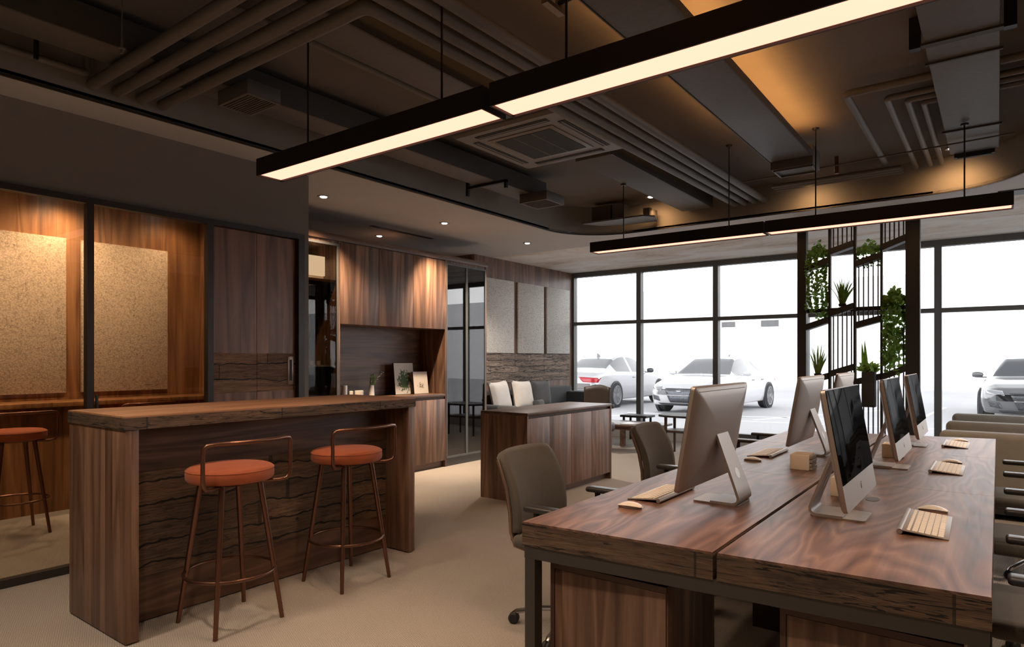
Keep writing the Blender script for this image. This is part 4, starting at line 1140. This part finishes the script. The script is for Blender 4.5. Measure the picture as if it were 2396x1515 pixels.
dup(m0, (-.232, 5.985, DZ), 0, 'pale mouse by the keyboard at the far end of the right row')
dup(m0, (-1.246, 2.50, DZ), .1, 'pale mouse closest to the left desk edge, by the near task chair')
dup(m0, (-1.212, 4.10, DZ), .05, 'pale mouse by the keyboard in the middle of the left row')
def card_box(loc, label):
    t = thing('card_box', label, 'box', (0, 0, 0), 0, 'cream card boxes')
    obj('sleeve', B().box(-.06, .044, -.068, .068, 0, .086, .004), 'box_cream', t, local=True)
    obj('lid', B().box(-.044, .044, -.060, .060, .086, .0875), 'box_top', t, local=True, smooth=0)
    f = B()
    for i in range(4):
        f.box(.044, .058 - .003 * (i % 2), -.062, .062, .004 + .0205 * i, .019 + .0205 * i)
    obj('paper_packs', f, 'box_paper', t, local=True, smooth=0)
    t.location = loc
    return t
b0 = card_box((-.892, 3.985, DZ), 'cream card box standing open to the right in the left row')
dup(b0, (-.555, 3.33, DZ), 0, 'cream card box half hidden behind the near dark screen')
dup(b0, (-.535, 4.81, DZ), 0, 'cream card box half hidden behind the middle screen of the right row')
# ================================================================== OFFICE CHAIRS
def office_chair(loc, rot, label):
    """faces +x, origin on the floor"""
    t = thing('office_chair', label, 'chair', (0, 0, 0), 0, 'taupe task chairs')
    hub = obj('base', B().lathe([(.001, .07), (.045, .07), (.05, .10), (.035, .13), (.001, .13)], n=20), 'chrome', t, local=True)
    for k in range(5):
        a = math.radians(205 + 72 * k)
        c, s = math.cos(a), math.sin(a)
        lg = obj('spoke', B().tube([(.03 * c, .03 * s, .10), (.18 * c, .18 * s, .088), (.31 * c, .31 * s, .062), (.325 * c, .325 * s, .05)], [.022, .019, .015, .012], 10, ry=.013), 'chrome', hub, local=True)
        R = Matrix.Translation((.325 * c, .325 * s, .028)) @ Matrix.Rotation(a, 4, 'Z') @ Matrix.Rotation(PI / 2, 4, 'X')
        w = obj('caster', B().lathe([(.001, -.022), (.022, -.022), (.028, -.014), (.028, -.004), (.022, -.001), (.022, .001), (.028, .004), (.028, .014), (.022, .022), (.001, .022)], n=18, mat=R), 'black_plastic', t, local=True)
    obj('column', B().tube([(0, 0, .12), (0, 0, .28)], .028, 16).tube([(0, 0, .28), (0, 0, .39)], .018, 14), 'black_plastic', t, local=True)
    obj('mechanism', B().box(-.12, .10, -.09, .09, .385, .425, .01), 'black_plastic', t, local=True)
    obj('seat', B().box(-.235, .25, -.245, .245, .425, .495, .032, 4), 'chair_fabric', t, local=True)
    def bk(u, v):
        a, c = 2 * u - 1, 2 * v - 1
        y = a * .232 * math.sqrt(max(.05, 1 - .13 * max(0, c) ** 10)) * (1 - .03 * (1 - v))
        z = .50 + (.40 * v) * math.sqrt(max(.05, 1 - .10 * a ** 10 * v))
        x = -.215 - .03 * v - .085 * v * v - .035 * (1 - a * a) + .02 * math.sin(v * PI)
        return (x, y, z)
    obj('backrest', B().grid(bk, 16, 16), 'chair_fabric', t, local=True, solid=.042, smooth=70)
    obj('lumbar', B().box(-.275, -.225, -.20, .20, .44, .52, .015), 'black_plastic', t, local=True)
    for sy in (-1, 1):
        obj('back_frame', B().tube([(-.326, sy * .234, .86), (-.268, sy * .236, .72), (-.245, sy * .234, .60), (-.243, sy * .228, .50), (-.235, sy * .205, .43), (-.18, sy * .15, .398), (-.10, sy * .07, .395)], .0115, 10), 'bronze_trim', t, local=True)
        ar_ = obj('armrest', B().tube([(-.02, sy * .20, .41), (-.02, sy * .285, .43), (-.04, sy * .30, .55), (-.04, sy * .295, .645)], .016, 10), 'black_plastic', t, local=True)
        obj('arm_pad', B().box(-.10, .19, sy * .295 - .036, sy * .295 + .036, .643, .672, .012, 3), 'arm_plastic', ar_, local=True)
    t.location = loc; t.rotation_euler = (0, 0, rot)
    return t
ch = office_chair((-1.73, 2.86, 0), 0, 'taupe task chair at the left side of the desk, closest to the bar stools')
dup(ch, (-1.73, 4.38, 0), 0, 'taupe task chair at the left side of the desk, second along beside the sideboard')
dup(ch, (-1.80, 6.10, 0), 0, 'taupe task chair at the far left desk end, mostly behind a computer')
dup(ch, (.215, 2.98, 0), PI, 'taupe task chair at the right desk side, closest to the near desk corner')
dup(ch, (.215, 4.16, 0), PI, 'taupe task chair in the middle of the right desk side')
dup(ch, (.215, 5.40, 0), PI, 'taupe task chair at the right desk side, closest to the olive sofas')
# ================================================================== PLANT SCREEN
SY = 7.90
ps = thing('room_divider', 'tall black steel screen with slanted shelves for hanging plants', 'screen', (-1.24, SY, 0))
X = [-1.826, -1.732, -1.508, -1.482, -1.258, -1.232, -1.002, -.980, -.770, -.642]
for i in range(5):
    dpt = .05 if i in (0, 4) else .03
    obj('post', B().box(X[2 * i], X[2 * i + 1], SY - dpt, SY + dpt, 0, SOF), 'screen_steel', ps, smooth=0)
rails = {0: [(2.40, 2.47), (1.735, 1.81), (1.12, 1.19)], 1: [(2.563, 2.63), (1.879, 1.953), (1.215, 1.29)], 2: [(2.407, 2.476), (1.743, 1.806), (1.13, 1.19)], 3: [(2.56, 2.64), (1.19, 1.28)]}
def bay(i): return X[2 * i + 1], X[2 * i + 2]
for i, rs in rails.items():
    x0, x1 = bay(i)
    for za, zb in rs:
        obj('slanted_shelf', B().prism([(x0, za - .034), (x1, zb - .034), (x1, zb + .034), (x0, za + .034)], SY - .065, SY + .065, 'y'), 'screen_steel', ps, smooth=0)
def slats(i, lo, hi):
    x0, x1 = bay(i)
    for k in range(5):
        f = (k + .5) / 5
        x = x0 + (x1 - x0) * f
        z0 = lo if not isinstance(lo, tuple) else lo[0] + (lo[1] - lo[0]) * f
        z1 = hi if not isinstance(hi, tuple) else hi[0] + (hi[1] - hi[0]) * f
        obj('slat', B().box(x - .006, x + .006, SY - .006, SY + .006, z0, z1), 'screen_steel', ps, smooth=0)
slats(1, (2.60, 2.66), SOF); slats(3, (2.60, 2.67), SOF)
slats(2, (1.78, 1.84), (2.37, 2.44)); slats(1, (1.25, 1.32), (1.845, 1.92))
slats(1, .02, (1.18, 1.255)); slats(2, .02, (1.095, 1.155)); slats(3, .02, (1.155, 1.245)); slats(3, (1.23, 1.31), (1.72, 1.72))
obj('rail', B().box(X[1], X[8], SY + .02, SY + .05, 1.90, 1.945).box(X[1], X[8], SY - .02, SY + .02, 0, .02), 'screen_steel', ps, smooth=0)
def ivy(label, x0, x1, zshelf, zlow, strands, n, bush, mat='leaf_ivy', size=.05):
    t = thing('ivy', label, 'plant', ((x0 + x1) / 2, SY, zshelf), group='trailing plants on the screen')
    lf, sm = B(), B()
    for s in range(strands):
        x = x0 + (x1 - x0) * (s + .5 + random.uniform(-.25, .25)) / strands
        y = SY + random.uniform(-.10, .09)
        zl = zlow + random.uniform(0, .25) * (zshelf - zlow)
        ph = random.uniform(0, 6)
        P = []
        m = 9
        for k in range(m + 1):
            z = zshelf + .04 - (zshelf + .04 - zl) * k / m
            P.append((x + .014 * math.sin(ph + k), y + .01 * math.cos(ph + k * 1.3), z))
        sm.tube(P, .003, 5)
        cnt = int(n / strands)
        for k in range(cnt):
            f = random.random()
            i = min(m - 1, int(f * m)); g = f * m - i
            p = Vector(P[i]).lerp(Vector(P[i + 1]), g)
            leaf(lf, p, (random.uniform(-1, 1), random.uniform(-1, .3), random.uniform(-.9, .3)), size * random.uniform(.6, 1.1), size * random.uniform(.6, 1.1), Vector((random.uniform(-.5, .5), -1, random.uniform(0, .8))))
    for k in range(bush):
        a = random.uniform(0, 2 * PI); r = random.random() ** .5
        p = ((x0 + x1) / 2 + (x1 - x0) * .52 * r * math.cos(a), SY + .1 * r * math.sin(a), zshelf + .03 + .16 * (1 - r) * random.random() + random.uniform(-.03, .03))
        leaf(lf, p, (random.uniform(-1, 1), random.uniform(-1, .5), random.uniform(-.3, 1)), size * random.uniform(.7, 1.2), size * random.uniform(.7, 1.2), Vector((random.uniform(-.6, .6), -1, random.uniform(0, 1))))
    obj('stems', sm, 'stem_green', t)
    obj('leaves', lf, mat, t, smooth=0)
ivy('long ivy hanging in the bay beside the narrow post', -1.72, -1.52, 2.52, 1.80, 10, 900, 150, size=.034)
ivy('short ivy tuft on the high shelf of the middle bay', -1.22, -1.01, 2.49, 2.36, 6, 80, 150, size=.034)
ivy('bushy ivy trailing down the bay beside the wide post', -.97, -.78, 1.95, 1.30, 9, 560, 330, size=.045)
ivy('small ivy shoots on the low shelf beside the wide post', -.97, -.79, 1.29, 1.22, 4, 14, 22, size=.06)
def spiky(label, cx, zb, n, h, spread, w, mat, lean=.5):
    t = thing('potted_plant', label, 'plant', (cx, SY, zb))
    lf = B()
    for k in range(n):
        a = 2 * PI * k / n * 2.4 + random.uniform(-.3, .3)
        r = random.uniform(.1, 1) * spread
        hh = h * random.uniform(.65, 1.0) * (1 - .25 * r / max(spread, .001))
        d = Vector((math.cos(a), math.sin(a) * .6, 0))
        p0 = Vector((cx, SY, zb)) + d * .02
        s = Vector((-d.y, d.x, 0)).normalized() if d.length else Vector((1, 0, 0))
        s = (s + Vector((.6, 0, 0))).normalized()
        rings = []
        for j in range(6):
            f = j / 5
            c = p0 + d * r * (f ** 1.6) + Vector((0, 0, hh * (f - .18 * lean * f ** 3)))
            ww = w * (1 - f) ** .6 * (.6 + .8 * f if f < .5 else 1) / 2 + .0006
            rings.append([tuple(c - s * ww), tuple(c + Vector((0, .004 * (1 - f), 0))), tuple(c + s * ww), tuple(c - Vector((0, .004 * (1 - f), 0)))])
        lf.loft(rings)
    obj('leaves', lf, mat, t, smooth=60)
    obj('soil_pot', B().lathe([(.001, -.0), (.035, 0), (.042, .03), (.036, .03), (.001, .025)], (cx, SY, zb), 18), 'planter_black', t)
    return t
spiky('bright spiky plant on the second shelf between two posts', -1.37, 1.955, 34, .40, .17, .028, 'leaf_bright')
spiky('upright feathery plant low beside the narrow post', -1.62, 1.185, 40, .42, .10, .026, 'leaf_pale', .1)
# black planter hung in the middle bay, with its plant
pl = thing('planter_box', 'black planter box hooked on the middle bay of the screen', 'planter', (-1.09, SY - .13, .86))
obj('box', B().box(-1.155, -1.03, SY - .19, SY - .07, .87, 1.24, .004), 'planter_black', pl)
obj('front_plate', B().box(-1.145, -1.04, SY - .195, SY - .19, .88, 1.13, .001), 'black_plastic', pl)
obj('hook', B().box(-1.12, -1.06, SY - .07, SY - .0, 1.225, 1.235), 'planter_black', pl, smooth=0)
t = spiky('green plant with two tall blades and broad leaves in the black planter box', -1.09, 1.22, 8, .12, .10, .05, 'leaf_bright', .8)
t.location.y -= .13
lf = B()
for dx, hh in ((-.05, .30), (-.025, .33)):
    rings = []
    for j in range(6):
        f = j / 5
        ww = .020 * (1 - f * f * .95)
        c = Vector((dx - .02 * f, 0, .03 + hh * f))
        rings.append([tuple(c + Vector((-ww, 0, 0))), tuple(c + Vector((0, .006, 0))), tuple(c + Vector((ww, 0, 0))), tuple(c + Vector((0, -.006, 0)))])
    lf.loft(rings)
obj('blades', lf, 'leaf_bright', t, local=True, smooth=60)
lf = B()
for k in range(90):
    a = random.uniform(0, 2 * PI)
    leaf(lf, (random.uniform(-.05, .05), random.uniform(-.04, .04), .02 + random.uniform(0, .05)), (math.cos(a), .6 * math.sin(a) - .2, random.uniform(0, .9)), random.uniform(.02, .045), random.uniform(.05, .11), Vector((0, -1, .6)))
obj('foliage', lf, 'leaf_bright', t, local=True, smooth=0)
# ================================================================== CARS
def cr(p0, p1, p2, p3, t):
    return .5 * ((2 * p1) + (-p0 + p2) * t + (2 * p0 - 5 * p1 + 4 * p2 - p3) * t * t + (-p0 + 3 * p1 - 3 * p2 + p3) * t ** 3)
STATIONS = [  # s, half width, sill z, shoulder z, top z, roof half width
    (0.00, .60, .34, .58, .62, .40), (0.07, .72, .25, .63, .68, .50), (0.22, .83, .21, .69, .76, .58), (0.50, .89, .20, .755, .85, .66), (0.95, .915, .20, .84, .93, .71), (1.42, .92, .20, .90, .99, .73),
    (1.78, .92, .20, .915, 1.215, .655), (2.14, .92, .20, .93, 1.385, .585), (2.55, .92, .20, .94, 1.44, .575), (3.05, .92, .20, .95, 1.435, .565), (3.45, .915, .20, .96, 1.345, .575),
    (3.80, .91, .20, .965, 1.20, .61), (4.12, .895, .20, .97, 1.065, .66), (4.45, .87, .22, .965, 1.03, .67), (4.72, .82, .27, .93, .985, .62), (4.85, .74, .32, .86, .90, .55), (4.90, .66, .37, .80, .83, .48)]
CL = 4.90
def car(name, label, paint, glassm, loc, heading, scale, coupe=False):
    t = thing(name, label, 'car', (0, 0, 0))
    S = STATIONS
    SUB, RS = 4, 3
    st = []
    for i in range(len(S) - 1):
        a, b_, c, d = S[max(0, i - 1)], S[i], S[i + 1], S[min(len(S) - 1, i + 2)]
        for k in range(SUB):
            f = k / SUB
            st.append([b_[0] + (c[0] - b_[0]) * f] + [cr(a[q], b_[q], c[q], d[q], f) for q in range(1, 6)])
    st.append(list(S[-1]))
    def halfring(p):
        s, w, zb, zs, zt, wt = p
        cab = max(0, min(1, (zt - zs - .09) / .2))
        drop = .018 + .04 * cab
        H = [(0, zb), (w * .84, zb), (w * .965, zb + .09), (w, zb + .28), (w * .985, zs - .10), (w * .945, zs - .005), (w * .905 - .02 * cab, zs + .018), (wt, zt - drop), (wt * .72, zt - .012), (0, zt)]
        out = []
        for i in range(len(H) - 1):
            a, b_, c, d = H[max(0, i - 1)], H[i], H[i + 1], H[min(len(H) - 1, i + 2)]
            lin = i in (0, 6)
            for k in range(RS):
                f = k / RS
                if lin: out.append((b_[0] + (c[0] - b_[0]) * f, b_[1] + (c[1] - b_[1]) * f))
                else: out.append((cr(a[0], b_[0], c[0], d[0], f), cr(a[1], b_[1], c[1], d[1], f)))
        out.append(H[-1])
        return out
    rings = []
    for p in st:
        h = halfring(p)
        x = CL / 2 - p[0]
        left = [(x, y, z) for y, z in h]
        right = [(x, -y, z) for y, z in h[1:-1]][::-1]
        rings.append(left + right)
    nh = len(halfring(st[0])); N = len(rings[0])
    bms = {'body': bmesh.new(), 'windscreen': bmesh.new(), 'rear_window': bmesh.new(), 'side_window': bmesh.new()}
    allb = bmesh.new()
    pill = (2.70, 2.86) if coupe else (2.62, 2.74)
    for i in range(len(rings) - 1):
        s = (st[i][0] + st[i + 1][0]) / 2
        for j in range(N):
            q = [rings[i][j], rings[i][(j + 1) % N], rings[i + 1][(j + 1) % N], rings[i + 1][j]]
            jj = j if j < nh - 1 else N - 1 - j
            seg = jj // RS
            kind = 'body'
            if seg == 6 and 1.62 < s < 3.72 and not (pill[0] < s < pill[1]) and jj % RS < 3: kind = 'side_window'
            if seg >= 7 and 1.46 < s < 2.10: kind = 'windscreen'
            if seg >= 7 and 3.42 < s < 4.08: kind = 'rear_window'
            bm = bms[kind]
            bm.faces.new([bm.verts.new(v) for v in q])
            allb.faces.new([allb.verts.new(v) for v in q])
    for rg in (rings[0], rings[-1]):
        bms['body'].faces.new([bms['body'].verts.new(v) for v in rg]); allb.faces.new([allb.verts.new(v) for v in rg])
    bvh = BVHTree.FromBMesh(allb); allb.free()
    for k, bm in bms.items():
        bmesh.ops.remove_doubles(bm, verts=bm.verts, dist=1e-4)
        bmesh.ops.recalc_face_normals(bm, faces=bm.faces)
        obj(k, bm, paint if k == 'body' else glassm, t, local=True, smooth=60)
    def patch(nm, corners, mat, front=True, par=None, n=(10, 6), off=.008):
        sg = 1 if front else -1
        def fn(u, v):
            a = Vector(corners[0]).lerp(Vector(corners[1]), u); b_ = Vector(corners[3]).lerp(Vector(corners[2]), u)
            p = a.lerp(b_, v)
            h = bvh.ray_cast(Vector((sg * 6, p.x, p.y)), Vector((-sg, 0, 0)))[0]
            x = h.x if h is not None else sg * (CL / 2 - .25)
            return (x + sg * off, p.x, p.y)
        return obj(nm, B().grid(fn, *n), mat, par or t, local=True, solid=.012, smooth=60)
    for sy in (-1, 1):
        patch('headlight', [(sy * .46, .60), (sy * .775, .625), (sy * .79, .725), (sy * .50, .69)], 'car_lamp')
        patch('fog_intake', [(sy * .50, .33), (sy * .70, .36), (sy * .73, .48), (sy * .56, .45)], 'car_grille')
        patch('tail_light', [(sy * .40, .72), (sy * .80, .705), (sy * .83, .83), (sy * .26, .85)], 'car_tail', False)
    gr = patch('grille', [(-.24, .30), (.24, .30), (.38, .645), (-.38, .645)], 'car_grille')
    bars = B()
    patch('grille_bar', [(-.31, .47), (.31, .47), (.315, .485), (-.315, .485)], 'chrome', True, gr, (10, 1), .016)
    patch('badge', [(-.055, .56), (.055, .56), (.055, .60), (-.055, .60)], 'chrome', True, gr, (4, 2), .02)
    patch('lower_intake', [(-.50, .225), (.50, .225), (.56, .275), (-.56, .275)], 'car_trim')
    patch('rear_bumper', [(-.62, .39), (.62, .39), (.70, .50), (-.70, .50)], 'car_trim', False)
    patch('rear_panel', [(-.74, .52), (.74, .52), (.76, .68), (-.76, .68)], 'car_tail_low', False, off=.004)
    for sx in (CL / 2 - .92, CL / 2 - 3.90):
        for sy in (-1, 1):
            c = (sx, sy * .80, .345)
            R = Matrix.Translation((sx, sy * .80, .345)) @ Matrix.Rotation(-sy * PI / 2, 4, 'X')
            obj('wheel_arch', B().lathe([(.001, .05), (.385, .05), (.385, .128), (.372, .132), (.001, .10)], n=32, mat=R), 'car_trim', t, local=True)
            w = obj('wheel', B().lathe([(.22, -.11), (.32, -.115), (.342, -.09), (.345, .08), (.345, .11), (.335, .145), (.30, .155), (.255, .15), (.25, .10), (.22, .09)], n=36, mat=R), 'rubber', t, local=True)
            rim = B().lathe([(.235, .12), (.262, .152), (.25, .155), (.228, .13)], n=36, mat=R).lathe([(.001, .10), (.05, .10), (.045, .14), (.001, .145)], n=16, mat=R)
            for k in range(10):
                a = 2 * PI * k / 10
                for da in (-.09, .09):
                    rim.box(.03, .245, -.005, .005, .118, .138, mat=R @ Matrix.Rotation(a, 4, 'Z') @ Matrix.Rotation(da, 4, 'Z'))
            obj('rim', rim, 'car_rim', w, local=True)
            obj('hub_well', B().lathe([(.001, .085), (.24, .085), (.24, .095), (.001, .095)], n=28, mat=R), 'car_trim', w, local=True)
    for sy in (-1, 1):
        m = B().lathe([(.001, -.10), (.05, -.085), (.068, -.03), (.068, .03), (.05, .085), (.001, .10)], n=16, mat=Matrix.Translation((CL / 2 - 1.86, sy * 1.03, 1.0)) @ Matrix.Rotation(PI / 2, 4, 'X') @ Matrix.Diagonal((.8, 1, 1.1, 1)))
        m.box(CL / 2 - 1.89, CL / 2 - 1.83, min(sy * .86, sy * .98), max(sy * .86, sy * .98), .93, .955)
        obj('wing_mirror', m, paint if not coupe else 'car_grille', t, local=True)
        for s in ((2.75,) if coupe else (2.62, 3.35)):
            obj('door_handle', B().box(CL / 2 - s - .09, CL / 2 - s + .07, min(sy * .905, sy * .928), max(sy * .905, sy * .928), .80, .825, .006), 'car_glass', t, local=True)
    obj('roof_fin', B().prism([(CL / 2 - 3.35, 1.37), (CL / 2 - 3.12, 1.40), (CL / 2 - 3.34, 1.50)], -.012, .012, 'y'), 'car_glass', t, local=True)
    t.location = loc; t.rotation_euler = (0, 0, heading); t.scale = scale
    return t
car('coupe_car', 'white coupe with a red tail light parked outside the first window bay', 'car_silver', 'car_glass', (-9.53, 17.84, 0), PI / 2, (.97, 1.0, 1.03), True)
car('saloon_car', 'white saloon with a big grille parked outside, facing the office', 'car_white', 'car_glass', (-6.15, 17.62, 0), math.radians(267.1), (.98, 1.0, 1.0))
car('saloon_car', 'dark grey saloon parked outside beyond the olive sofas', 'car_grey', 'car_glass_dark', (.72, 19.6, 0), math.atan2(-1, -.05), (1.0, 1.05, 1.0))
# ================================================================== VIEW
SC.view_settings.view_transform = 'Standard'
SC.view_settings.look = 'None'
SC.view_settings.gamma = 1.0
SC.view_settings.use_curve_mapping = False
SC.view_settings.exposure = 0.0
try:
    SC.cycles.use_denoising = True
    SC.cycles.denoiser = 'OPENIMAGEDENOISE'
    SC.cycles.denoising_input_passes = 'RGB_ALBEDO_NORMAL'
    SC.cycles.max_bounces = 8
    SC.cycles.diffuse_bounces = 4
    SC.cycles.glossy_bounces = 3
    SC.cycles.transmission_bounces = 4
    SC.cycles.transparent_max_bounces = 12
    SC.cycles.caustics_reflective = False
    SC.cycles.caustics_refractive = False
    SC.cycles.sample_clamp_indirect = 4.0
    SC.cycles.use_light_tree = True
except Exception:
    pass
